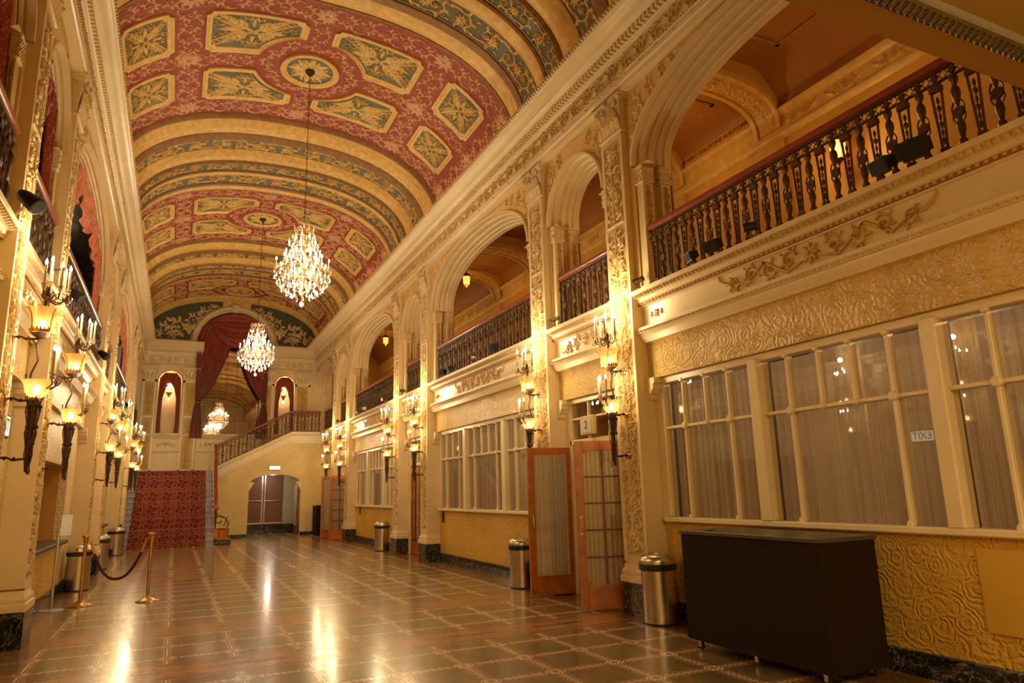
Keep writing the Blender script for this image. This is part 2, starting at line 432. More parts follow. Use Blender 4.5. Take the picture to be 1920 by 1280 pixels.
def arabesque(mb, uc, v0, v1, wid, h=.02, seed=0):
    # upright candelabrum ornament, mirrored about uc
    rnd = random.Random(seed); v = v0; w = wid/2; k = 0
    while v < v1-w*1.1:
        kind = (k+seed) % 4
        for s in (1, -1):
            T = lambda a, b, s=s: (uc+s*a, b)
            if kind == 0:
                spiral(mb, w*.48, v+w*.75, w*.42, -pi/2, 1, 1.25, w*.11, h, 3, T, 12)
                leaf(mb, .01, v+w*1.1, 1.2, w*.8, w*.25, .9, h, T)
            elif kind == 1:
                leaf(mb, 0.005, v+.02, .35, w*1.0, w*.3, 1.5, h, T); leaf(mb, 0.005, v+w*.4, .7, w*.95, w*.3, 1.2, h, T); leaf(mb, .005, v+w*.8, 1.1, w*.7, w*.26, .7, h, T)
            elif kind == 2:
                spiral(mb, w*.45, v+w*.5, w*.36, pi/2, -1, 1.2, w*.1, h, 2, T, 10); leaf(mb, .01, v+w*.9, .9, w*.9, w*.28, -.9, h, T)
            else:
                leaf(mb, 0, v+.03, 1.35, w*1.2, w*.28, -.8, h, T); leaf(mb, 0, v+w*.6, .2, w*.75, w*.22, 1.2, h, T)
        if kind in (1, 3): rosette(mb, uc, v+w*1.05, w*.42, 8, h*1.3)
        stroke(mb, [(uc, v), (uc, v+w*.7), (uc, v+w*1.35)], [w*.1, w*.26, w*.1], h*1.2)
        for s in (1, -1):
            for e, A in ((.15, .5), (.55, .9), (.95, .4), (1.25, 1.0)): leaf(mb, uc+s*w*.12, v+w*e, pi/2-s*(pi/2-A), w*.62, w*.2, -s*.9*(1 if A > .6 else -1), h*.8)
            leaf(mb, uc+s*w*.8, v+w*.2, pi/2+s*.15, w*.55, w*.16, s*.8, h*.7); leaf(mb, uc+s*w*.82, v+w*.85, pi/2-s*.2, w*.5, w*.15, -s*.8, h*.7)
        v += w*1.42; k += 1
    return mb
def cross_leaf(mb, cx, cy, w, hh, h=.02, T=None):
    # four big acanthus fronds to the corners with scrolls between
    for sx in (1, -1):
        for sy in (1, -1):
            a = atan2(sy*hh, sx*w); L = hypot(w, hh)*.5
            leaf(mb, cx, cy, a, L*.96, min(w, hh)*.10, .15*sx*sy, h*1.3, T)
            for t in (.16, .28, .40, .52, .64, .76, .88):
                bx, by = cx+cos(a)*L*t, cy+sin(a)*L*t; q = L*.30*(1.15-t*.6)
                leaf(mb, bx, by, a+.95, q, q*.26, -1.1, h, T, 4 if 0 else 5); leaf(mb, bx, by, a-.95, q, q*.26, 1.1, h, T)
    for sx, sy, rr in ((1, 0, w), (-1, 0, w), (0, 1, hh), (0, -1, hh)):
        q = rr*.30
        for s in (1, -1):
            px_, py_ = cx+sx*q+sy*s*q*.42, cy+sy*q+sx*s*q*.42
            spiral(mb, px_, py_, min(w, hh)*.13, atan2(-sy, -sx), s, 1.1, .024, h, 4, T, 9, False)
            spiral(mb, cx+sx*q*1.55+sy*s*q*.35, cy+sy*q*1.45+sx*s*q*.35, min(w, hh)*.085, atan2(-sy, -sx), -s, 1.1, .02, h, 3, T, 8, False)
        leaf(mb, cx+sx*q*.5, cy+sy*q*.5, atan2(sy, sx), q*.9, q*.3, 0, h, T)
    rosette(mb, cx, cy, min(w, hh)*.09, 6, h*1.4, T)

# ---------------------------------------------------------------- dimensions
XR, XL, PER, YF = 5.19, -1.42, 8.27, 30.46
A0, B0, PW = 7.19, 9.53, .5
ZG = 3.97                                     # gallery floor
def side_map(sg): return (lambda d, y, z: (XR+d, y, z)) if sg > 0 else (lambda d, y, z: (XL-d, y, z))
def wides(lo=0): return [(1.76+PER*k, min(7.19+PER*k, YF+.1), k) for k in range(lo, 4)]
def narrows(lo=0): return [(7.69+PER*k, 9.53+PER*k, k) for k in range(lo, 3)]
YN = -3.2

# ---------------------------------------------------------------- floor
f = MB(); f.box(-3.4, 9.2, YN, 34, -.12, 0); struct(f.obj('floor', FLOORM, smooth=0))

# ---------------------------------------------------------------- vaulted ceiling
VC, VA, VB, VZ, VE = 1.87, 3.45, 2.05, 7.65, 2.3
_t = [-pi/2+pi*i/2000 for i in range(2001)]
_x = [VA*(1 if sin(t) >= 0 else -1)*abs(sin(t))**(2/VE) for t in _t]; _z = [VB*max(cos(t), 0)**(2/VE) for t in _t]
_s = [0]
for i in range(2000): _s.append(_s[-1]+hypot(_x[i+1]-_x[i], _z[i+1]-_z[i]))
SH = _s[-1]/2; _s = [q-SH for q in _s]
import bisect
def vpt(s, y, h):
    s = max(-SH, min(SH, s)); i = min(max(bisect.bisect_left(_s, s), 1), 2000)
    t = (s-_s[i-1])/max(_s[i]-_s[i-1], 1e-9); x = _x[i-1]+(_x[i]-_x[i-1])*t; z = _z[i-1]+(_z[i]-_z[i-1])*t
    nx = -abs(x/VA)**(VE-1)/VA*(1 if x > 0 else -1); nz = -abs(z/VB)**(VE-1)/VB
    L = hypot(nx, nz) or 1
    return (VC+x+nx/L*h, y, VZ+z+nz/L*h)
vmap = lambda u, v, h: vpt(u, v, h)
SS = [SH*(-1+2*i/72) for i in range(73)]
ceil_root = struct(empty('ceiling'), 'painted barrel vault ceiling in rose red, gold and grey blue')
def vstrip(name, prof, mat, parent=ceil_root, sm=40):
    m = MB(vmap); m.grid([[(s, y, h) for s in SS] for y, h in prof]); return m.obj(name, mat, parent, sm)
def vribbon(u0, u1, v0, v1, n=8):           # rectangle of vault surface
    m = MB(vmap); return m
def rev(mb, s0, s1, y0, y1, n=0, h=.004):
    n = n or max(1, int(abs(s1-s0)/.12)); mb.grid([[(s0+(s1-s0)*i/n, y, h) for i in range(n+1)] for y in (y0, y1)])
def coffer(s0, s1, y0, y1, cut=None):
    # outline with notched corners; cut = (cs, cy, r) a circular bite around the medallion ring
    c = .10; pts = []
    def corner(x, y, sx, sy):
        cx, cy = x, y
        a0 = {(-1, -1): 0, (1, -1): pi/2, (1, 1): pi, (-1, 1): -pi/2}[(sx, sy)]
        q = [(x+c*cos(a0+pi/2*t), y+c*sin(a0+pi/2*t)) for t in (1, .75, .5, .25, 0)]
        return q
    P = corner(s0, y0, -1, -1)+corner(s1, y0, 1, -1)+corner(s1, y1, 1, 1)+corner(s0, y1, -1, 1)
    if cut:
        cs, cy, r = cut; out = []
        N = len(P)
        for i in range(N):
            a, b = P[i], P[(i+1) % N]
            for k in range(10):
                t = k/10; out.append((a[0]+(b[0]-a[0])*t, a[1]+(b[1]-a[1])*t))
        P2 = []
        for x, y in out:
            d = hypot(x-cs, y-cy)
            if d < r: x, y = cs+(x-cs)/d*r, cy+(y-cy)/d*r
            P2.append((x, y))
        P = P2
    else:
        out = []
        for i in range(len(P)):
            a, b = P[i], P[(i+1) % len(P)]; n = max(1, int(hypot(a[0]-b[0], a[1]-b[1])/.15))
            for k in range(n): out.append((a[0]+(b[0]-a[0])*k/n, a[1]+(b[1]-a[1])*k/n))
        P = out
    mx_, my = sum(p[0] for p in P)/len(P), sum(p[1] for p in P)/len(P)
    def inset(q):
        R = []
        for x, y in P:
            dx, dy = mx_-x, my-y; W_, H_ = (s1-s0)/2, (y1-y0)/2
            R.append((x+dx/W_*q, y+dy/H_*q))
        return R
    fr = MB(vmap); pr = [(0, .0), (0.0, .035), (.03, .045), (.06, .03), (.07, .02), (.11, .02), (.125, .0)]
    rows = [[(x, y, h) for x, y in inset(q)] for q, h in pr]
    fr.grid(rows, True)
    fo = fr.obj('coffer', COFG, ceil_root, 30)
    g = MB(vmap); I = inset(.115); ring = [[(mx_+(x-mx_)*t, my+(y-my)*t, .006) for x, y in I] for t in (1, .8, .6, .4, .2, .02)]
    g.grid(ring, True); g.obj('coffer_ground', VBLUE, fo, 0)
    def clampmap(u, v, h):
        if cut:
            d = hypot(u-cut[0], v-cut[1])
            if d < cut[2]+.13: u, v = cut[0]+(u-cut[0])/d*(cut[2]+.13), cut[1]+(v-cut[1])/d*(cut[2]+.13)
        return vpt(u, v, h)
    o = MB(clampmap)
    iw, ih = (s1-s0)-.26, (y1-y0)-.26
    ox = (mx_-(s0+s1)/2)*.8; oy = (my-(y0+y1)/2)*.8
    cross_leaf(o, (s0+s1)/2+ox, (y0+y1)/2+oy, iw*(1.0 if not cut else .98), ih*(1.0 if not cut else .94), .028)
    o.obj('acanthus_relief', VGR, fo, 60)
def redbay(yc, full=True, y1=None):
    y0 = yc-2.07; y1 = y1 or yc+2.07
    vstrip('red_field', [(y0, 0), (y1, 0)], VRED)
    R1, R2, C1, C2 = (-1.47, -.26), (.28, 1.44), (.22, 1.93), (2.45, 3.43)
    for r in (R1, R2):
        for sg in (1, -1):
            a, b = sorted((sg*C1[0], sg*C1[1])); coffer(a, b, yc+r[0], yc+r[1], (0, yc, 1.02))
            a, b = sorted((sg*C2[0], sg*C2[1])); coffer(a, b, yc+r[0], yc+r[1])
    # medallion
    m = MB(vmap); prof = [(.56, 0), (.56, .05), (.52, .07), (.48, .05), (.45, .02), (.44, .02)]
    m.grid([[(r*cos(a), yc+r*sin(a), h) for a in [2*pi*k/40 for k in range(40)]] for r, h in prof], True)
    mo = m.obj('medallion', COFG, ceil_root, 30)
    g = MB(vmap); g.grid([[(r*cos(2*pi*k/32), yc+r*sin(2*pi*k/32), .01) for k in range(32)] for r in (.45, .2, .02)], True); g.obj('medallion_ground', VBLUE, mo, 0)
    o = MB(vmap)
    for k in range(8):
        a = 2*pi*k/8; leaf(o, .08*cos(a), yc+.08*sin(a), a, .34, .17, .2, .035); leaf(o, .2*cos(a+.3), yc+.2*sin(a+.3), a+.9, .2, .08, -1.5, .03)
    o.obj('medallion_relief', VGR, mo, 60)
    # rose coloured foliage ribbons
    p = MB(vmap)
    def rib_s(s0, s1, y, w):   # along s
        T = lambda a, b: (a, b); rinceau(p, s0, s1, y, w, .02, T, 6, w*.66)
    def rib_y(ya, yb, s, w):
        T = lambda a, b: (b, a); rinceau(p, ya, yb, s, w, .02, T, 6, w*.66)
    for yy in (yc-1.76, yc+1.76):
        if yy < y1-.2: rib_s(-4.1, 4.1, yy, .54)
    for sg in (1, -1):
        rib_s(*sorted((sg*1.05, sg*3.5)), yc, .48)
        rib_y(yc-1.5, min(yc+1.5, y1), sg*2.19, .48)
        rib_y(y0+.05, y1-.05, sg*3.78, .52)
    rib_y(yc-1.5, yc-.95, 0, .34); rib_y(yc+.95, min(yc+1.5, y1), 0, .34)
    for k in range(12):
        a = 2*pi*k/12
        spiral(p, .79*cos(a), yc+.79*sin(a), .12, a+pi/2, 1 if k % 2 else -1, 1.2, .035, .02, 5)
        rosette(p, .79*cos(a+pi/12), yc+.79*sin(a+pi/12), .07, 5, .02)
    for sx in (0, 2.19, -2.19, 3.78, -3.78):
        for yy in (yc-1.76, yc, yc+1.76):
            if (sx, yy) != (0, yc) and yy < y1-.1: rosette(p, sx, yy, .2, 8, .035)
    p.obj('foliage_relief', VPINK, ceil_root, 60)
def bandzone(y0, L=4.13):
    # mirrored ribs: (offset0, offset1, kind)
    half = [(0, .12, 'leafm', 0, .06), (.12, .60, 'gold', .06, .16), (.60, .84, 'brown', .16, .2), (.84, 1.36, 'blue', .17, .17), (1.36, 1.76, 'gold', .19, .28), (1.76, 1.86, 'brown', .28, .3), (1.86, L/2, 'blue', .27, .27)]
    o = MB(vmap); br = MB(vmap)
    for mir in (0, 1):
        q = (lambda t: y0+t) if not mir else (lambda t: y0+L-t)
        for a, b, kd, h0, h1 in half:
            if kd == 'gold':
                pr = [(q(a), h0-.03)]+[(q(a+(b-a)*t), h0+(h1-h0)*t+.06*sin(pi*t)) for t in (0, .12, .3, .5, .7, .88, 1)]+[(q(b), h1-.02)]
                vstrip('gold_rib', pr, VGOLD)
            elif kd == 'blue':
                vstrip('blue_band', [(q(a), h0+.0), (q(b), h0)], VBLUE)
                w = abs(b-a)
                if b < L/2-.01 or mir:
                    if b >= L/2-.01: w = 2*w; yc = y0+L/2
                    else: yc = q((a+b)/2)
                    Th = lambda u, v: (u, v)
                    mm = MB(lambda u, v, h, H=h0: vpt(u, v, h+H))
                    rinceau(mm, -SH+.1, SH-.1, yc, w*.86, .03, None, 4, w*1.0)
                    for k in range(-6, 7): rosette(mm, k*.68, yc, w*.22, 8, .045)
                    mm.obj('gilt_scroll_relief', VGR, ceil_root, 60)
            else:
                pr = [(q(a), h0-.02), (q(a+.01), h0+.02), (q((a+b)/2), (h0+h1)/2+.05), (q(b-.01), h1+.02), (q(b), h1-.02)]
                vstrip('leaf_moulding', pr, VBROWN)
bay_c = [4.46+PER*k for k in range(4)]
for k, c in enumerate(bay_c):
    redbay(c, y1=min(c+2.07, YF))
    if k < 3: bandzone(c+2.07)
bandzone(bay_c[0]-2.07-4.13)
vstrip('end_rib', [(YF-.28, 0), (YF-.27, .10), (YF-.16, .15), (YF-.10, .10), (YF-.09, .06), (YF, .06)], VGOLD)

# ---------------------------------------------------------------- entablatures under the vault
def entab(sg, y0, y1, n, lip):
    sd = side_map(sg); k = lip/.48
    P = [(.2, 6.86), (-.03, 6.86), (-.03, 6.93), (-.05, 6.95), (-.05, 6.99), (-.02, 7.0), (-.02, 7.03), (-.06, 7.045), (-.06, 7.055), (0, 7.06), (0, 7.33), (-.02, 7.335), (-.05, 7.35), (-.06, 7.37),
         (-.06, 7.385), (-.09, 7.39), (-.09, 7.475), (-.18, 7.48), (-.20, 7.49), (-.205, 7.50), (-.22, 7.505), (-.23, 7.52), (-.29, 7.527), (-.37, 7.548), (-.42, 7.58), (-.43, 7.58), (-.44, 7.59), (-.465, 7.60), (-.48, 7.68), (-.46, 7.69), (.35, 7.69)]
    P = [(d*k if d < -.1 else d, z) for d, z in P]
    m = MB(sd); m.sweep(P, y0, y1); t = struct(m.obj('trim_%d' % n, CREAM2, smooth=40), 'cream moulded cornice running along the %s wall under the vault' % ('right' if sg > 0 else 'left'))
    mm = MB(lambda u, v, h: sd(-h, u, v)); rinceau(mm, y0+.1, y1-.1, 7.195, .29, .05, None, 6, .34); mm.obj('frieze_relief', ORNC, t, 60)
    dm = MB(sd); i = y0
    while i < y1: dm.box(-.165*max(k, .8), -.06, i, i+.045, 7.395, 7.47); i += .085
    dm.obj('dentil_row', CREAM, t, 0)
    em = MB(lambda u, v, h: sd(-h, u, v)); i = y0+.04
    while i < y1:
        leaf(em, i, 7.062, pi/2, -.05, .045, 0, .02, None, 3) if 0 else None
        em.lathe([(.001, -.02), (.014, -.014), (.018, 0), (.014, .014), (.001, .02)], 5, (i, 7.052, .06), False, 'z') if 0 else em.add([(i-.018, 7.04, .055), (i+.018, 7.04, .055), (i+.022, 7.065, .055), (i-.022, 7.065, .055), (i, 7.052, .085)], [(0, 1, 4), (1, 2, 4), (2, 3, 4), (3, 0, 4)])
        i += .055
    i = y0+.03
    while i < y1:
        l = .48*k; em.add([(i-.034, 7.602, l-.012), (i+.020, 7.602, l-.012), (i+.034, 7.675, l+.001), (i-.018, 7.675, l+.001), (i, 7.64, l+.022)], [(0, 1, 4), (1, 2, 4), (2, 3, 4), (3, 0, 4)]); i += .072
    em.obj('bead_row', CREAMD, t, 30)
    return t
ENR = entab(1, -.5, YF-.1, 1, .48); ENL = entab(-1, -.5, YF-.1, 2, .35)

# ---------------------------------------------------------------- side walls
def acurve(y0, y1, t, rise, zs, n=28, ex=2.2):
    a = (y1-y0)/2-t; c = (y0+y1)/2; r = rise-t*.9; P = []
    for i in range(n+1):
        q = pi-pi*i/n; P.append((c+a*(1 if cos(q) > 0 else -1)*abs(cos(q))**(2/ex), zs+r*abs(sin(q))**(2/ex)))
    return P
ZSP = 5.72
wall_r = struct(empty('wall_right'), 'right wall with gallery arcade above and gold stucco below')
wall_l = struct(empty('wall_left'), 'left wall with draped gallery arcade above and pale stucco below')
def arcade(sg, y0, y1, wide, root, trunc=False):
    sd_ = side_map(sg); Y1 = y1
    sd = sd_ if sg > 0 else (lambda d, y, z: sd_(d if d < .12 else .12+(d-.12)*.35, y, z))
    if trunc: y1 = y0+4.1
    off = .10 if wide else .07; a0, a1 = y0+off, y1-off; rise = 1.14 if wide else .86; ex = 2.25 if wide else 2.05
    cut = lambda P: [(min(y, Y1), z) for y, z in P]
    C = cut(acurve(a0, a1, 0, rise, ZSP, 28, ex))
    m = MB(sd); base = [(y0, ZSP), (y0, ZSP)]
    bot = [(y0, ZG), (y0, ZG)]
    m.grid([[(.1, y, z) for y, z in [(y0, ZG), (a0, ZG)]], [(.1, y, z) for y, z in [(y0, ZSP), (a0, ZSP)]]])
    if not trunc: m.grid([[(.1, y, z) for y, z in [(y1, ZG), (a1, ZG)]], [(.1, y, z) for y, z in [(y1, ZSP), (a1, ZSP)]]])
    m.grid([[(.1, y, 6.9) for y, z in C], [(.1, y, z) for y, z in C]])
    m.grid([[(.1, y0, ZSP), (.1, a0, ZSP)], [(.1, y0, 6.9), (.1, a0, 6.9)]]);
    if not trunc: m.grid([[(.1, y1, ZSP), (.1, a1, ZSP)], [(.1, y1, 6.9), (.1, a1, 6.9)]])
    m.obj('spandrel', OCHRE, root, 0)
    m = MB(sd)
    pr = [(0, .10), (0, .045), (.01, .03), (.05, .03), (.055, .10), (.03, .12), (.03, .135), (.085, .15), (.09, .23), (.065, .245), (.065, .26), (.125, .275), (.13, .34), (.105, .355), (.105, .37), (.165, .385), (.17, .44), (.15, .45), (.195, .465), (.20, .56)]
    if not wide: pr = [(t*.8, d) for t, d in pr]
    tr = [cut(acurve(a0, a1, t, rise, ZSP, 28, ex)) for t, d in pr]
    m.grid([[(d, y, z) for y, z in T] for (t, d), T in zip(pr, tr)]); m.obj('arch_moulding', CREAM, root, 25)
    # corridor face above the arch
    tl = pr[-1][0]; Cb = cut(acurve(a0, a1, tl, rise, ZSP, 28, ex)); m = MB(sd)
    m.grid([[(.56, y, 7.8) for y, z in Cb], [(.56, y, z) for y, z in Cb]]); m.box(.56, .58, y0-.5, a0+tl, ZG, 7.8)
    if not trunc: m.box(.56, .58, a1-tl, y1+.5, ZG, 7.8)
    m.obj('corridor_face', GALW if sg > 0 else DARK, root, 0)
    # jambs and twin colonnettes
    k = .72 if not wide else 1
    for q, s in ((a0, 1), (a1, -1)):
        if trunc and s < 0: continue
        m = MB(sd); P = [(0, .10), (0, .33), (.08*k, .33), (.08*k, .56)]
        m.grid([[(d, q+s*t, z) for t, d in P] for z in (ZG, ZSP)]); m.grid([[(.10, q, ZSP-.02), (.10, q+s*.31*k, ZSP-.02)], [(.56, q, ZSP-.02), (.56, q+s*.2*k, ZSP-.02)]])
        m.obj('jamb', OCHRE, root, 0)
        for d0, t0 in ((.12, .015), (.385, .05))[:2 if sg > 0 else 1]:
            c = MB(sd); w = .13*k+.01; ta, tb = q+s*t0, q+s*(t0+w); a, b = min(ta, tb), max(ta, tb)
            c.cbox(d0, d0+.16, a, b, ZG, ZSP-.24, .008)
            c.cbox(d0-.02, d0+.18, a-.015, b+.015, ZSP-.26, ZSP-.235, .005); c.cbox(d0-.025, d0+.185, a-.02, b+.02, ZSP-.045, ZSP, .006)
            c.box(d0-.02, d0+.18, a-.015, b+.015, ZG, ZG+.1)
            c.grid([[(d0-e, a-e, z), (d0+.16+e, a-e, z), (d0+.16+e, b+e, z), (d0-e, b+e, z)] for e, z in ((.0, ZSP-.24), (.004, ZSP-.15), (.02, ZSP-.05))], True)
            o = c.obj('colonnette', CREAM, root, 30)
            l = MB(sd)
            for zz in (ZSP-.235, ZSP-.15):
                for e in (0, .33, .66, 1):
                    for fa in (0, 1):
                        if fa == 0: l.add([(d0-.006, a+(b-a)*e-.02, zz), (d0-.006, a+(b-a)*e+.02, zz), (d0-.035, a+(b-a)*e, zz+.08), (d0-.01, a+(b-a)*e, zz+.09)], [(0, 1, 2), (0, 2, 3), (1, 3, 2)])
                        else:
                            yy = q+s*(t0+w)+s*.006; dd = d0+.16*e
                            l.add([(dd-.02, yy, zz), (dd+.02, yy, zz), (dd, yy+s*.03, zz+.08)], [(0, 1, 2)])
            l.obj('leaf_capital', ORNC, o, 0)
            g = MB(lambda u, v, h, s=s, t0=t0, w=w, q=q: sd(u, q+s*(t0+w)+s*h, v)); arabesque(g, d0+.08, ZG+.75, ZSP-.3, .11, .012, 1); g.obj('panel_relief', ORNG, o, 60)
    # spandrel foliage
    g = MB(lambda u, v, h: sd(.1-h, u, v))
    for q, s in ((y0, 1), (y1, -1)):
        if trunc and s < 0: continue
        T = lambda a, b, q=q, s=s: (q+s*a, b)
        if wide:
            for u, v, r in ((.16, 6.28, .12), (.24, 6.60, .14), (.52, 6.70, .11), (.80, 6.78, .075), (1.02, 6.82, .05)): spiral(g, u, v, r, -pi*.7, 1, 1.3, r*.24, .025, 4, T, 12)
            leaf(g, .14, 6.0, 1.4, .3, .09, .4, .02, T); leaf(g, 1.05, 6.83, .05, .25, .04, 0, .02, T)
        else:
            for u, v, r in ((.13, 6.34, .09), (.2, 6.6, .12), (.45, 6.72, .09)): spiral(g, u, v, r, -pi*.7, 1, 1.3, r*.24, .025, 4, T, 12)
            leaf(g, .08, 6.05, 1.4, .25, .07, .2, .02, T)
    if wide and not trunc: rosette(g, (y0+y1)/2, 6.885, .05, 6, .04)
    g.obj('spandrel_relief', ORNC, root, 60)
LEDGE = [(.34, 3.33), (.13, 3.33), (.12, 3.36), (.09, 3.40), (.085, 3.44), (.05, 3.445), (.045, 3.48), (.06, 3.485), (.06, 3.52), (.14, 3.53), (.16, 3.56), (.16, 3.80), (.13, 3.81), (.12, 3.85), (.09, 3.855), (.075, 3.87), (.075, 3.90), (.05, 3.91), (.02, 3.945), (.0, 3.955), (.0, 4.005), (.02, 4.015), (.5, 4.015)]
def ledge(sg, y0, y1, wide, root, k):
    sd = side_map(sg); m = MB(sd); o = .05
    m.sweep(LEDGE, y0, y1); m.obj('gallery_ledge', CREAM2, root, 40)
    l = MB(lambda u, v, h: sd(-h, u, v)); i = y0+.04
    while i < y1-.03:
        l.add([(i-.022, 3.905, -.045), (i+.022, 3.905, -.045), (i+.03, 3.948, -.008), (i-.03, 3.948, -.008), (i, 3.925, .006)], [(0, 1, 4), (1, 2, 4), (2, 3, 4), (3, 0, 4)])
        l.add([(i-.02, 3.82, -.115), (i+.02, 3.82, -.115), (i+.02, 3.85, -.10), (i-.02, 3.85, -.10), (i, 3.835, -.075)], [(0, 1, 4), (1, 2, 4), (2, 3, 4), (3, 0, 4)])
        l.add([(i-.02, 3.45, -.045), (i+.02, 3.45, -.045), (i+.02, 3.478, -.04), (i-.02, 3.478, -.04), (i, 3.465, -.015)], [(0, 1, 4), (1, 2, 4), (2, 3, 4), (3, 0, 4)])
        i += .066
    l.obj('leaf_moulding', CREAMD, root, 30)
    g = MB(lambda u, v, h: sd(.16-h, u, v)); c = (y0+y1)/2; hz = 3.675
    if wide:
        rosette(g, c, hz, .10, 8, .04)
        for s in (1, -1):
            T = lambda a, b, s=s: (c+s*a, b)
            spiral(g, .26, hz+.01, .095, pi*.9, -1, 1.2, .03, .035, 5, T); spiral(g, .52, hz+.0, .10, -pi*.8, 1, 1.3, .03, .03, 5, T)
            spiral(g, .78, hz+.02, .085, pi*.8, -1, 1.3, .025, .03, 4, T); spiral(g, 1.02, hz-.0, .08, -pi*.8, 1, 1.25, .022, .03, 3, T)
            leaf(g, 1.1, hz, .2, .22, .05, .9, .025, T); stroke(g, [(.1, hz-.05), (.3, hz-.1), (.6, hz+.09), (.85, hz-.08), (1.1, hz+.03)], [.02, .045, .045, .04, .02], .03, T)
            T2 = lambda a, b, s=s: (c+s*((y1-y0)/2-.28)+s*a, b)
            rosette(g, c+s*((y1-y0)/2-.30), hz, .05, 6, .025)
            for e in (-.1, .1): rosette(g, c+s*((y1-y0)/2-.30)+e, hz, .032, 4, .02)
    else:
        rosette(g, c, hz+.02, .085, 8, .04)
        for s in (1, -1):
            T = lambda a, b, s=s: (c+s*a, b)
            spiral(g, .24, hz, .09, pi*.9, -1, 1.2, .028, .03, 5, T); spiral(g, .46, hz-.02, .08, -pi*.8, 1, 1.3, .025, .03, 4, T); leaf(g, .55, hz-.03, -.5, .2, .045, .9, .025, T)
    g.obj('scroll_relief', ORNG, root, 60)
def skirt(sg, y0, y1, root, d=.30):
    m = MB(side_map(sg)); m.sweep([(d, .19), (d-.035, .185), (d-.04, .17), (d-.04, 0)], y0, y1); return m.obj('marble_skirting', MARB, root, 30)
def bracket(sg, yj, s, z0, root, d0=.2, w=.16):
    # stepped corbel in the upper corner of an opening; s = direction into the opening
    sd = side_map(sg); m = MB(sd)
    P = [(0, z0+.24), (.17, z0+.24), (.17, z0+.17), (.145, z0+.165), (.14, z0+.11), (.10, z0+.07), (.095, z0+.05), (.06, z0+.03), (.05, z0-.02), (.02, z0-.03), (0, z0-.04)]
    a = [(d0-.06, yj+s*t, z) for t, z in P]; b = [(d0+w, yj+s*t, z) for t, z in P]
    m.grid([a, b], True); m.poly(a); m.poly(b); return m.obj('corbel', CREAM, root, 25)
def lower_wide_right(y0, y1, k):
    root = wall_r; sd = side_map(1)
    m = MB(sd); m.box(.30, .40, y0, y1, .0, 1.13); m.obj('dado_stucco', STUCL, root, 0); skirt(1, y0, y1, root)
    m = MB(sd); m.box(.20, .42, y0, y1, 2.87, 3.335); m.obj('header_stucco', STUC, root, 0)
    m = MB(sd)
    for q, s in ((y0, 1), (y1, -1)):
        a, b = sorted((q, q+s*.13)); m.box(.27, .42, a, b, 1.13, 2.87)
        bracket(1, q, s, 2.63, root)
    m.obj('window_pier', CREAM, root, 0)
WN = [0]
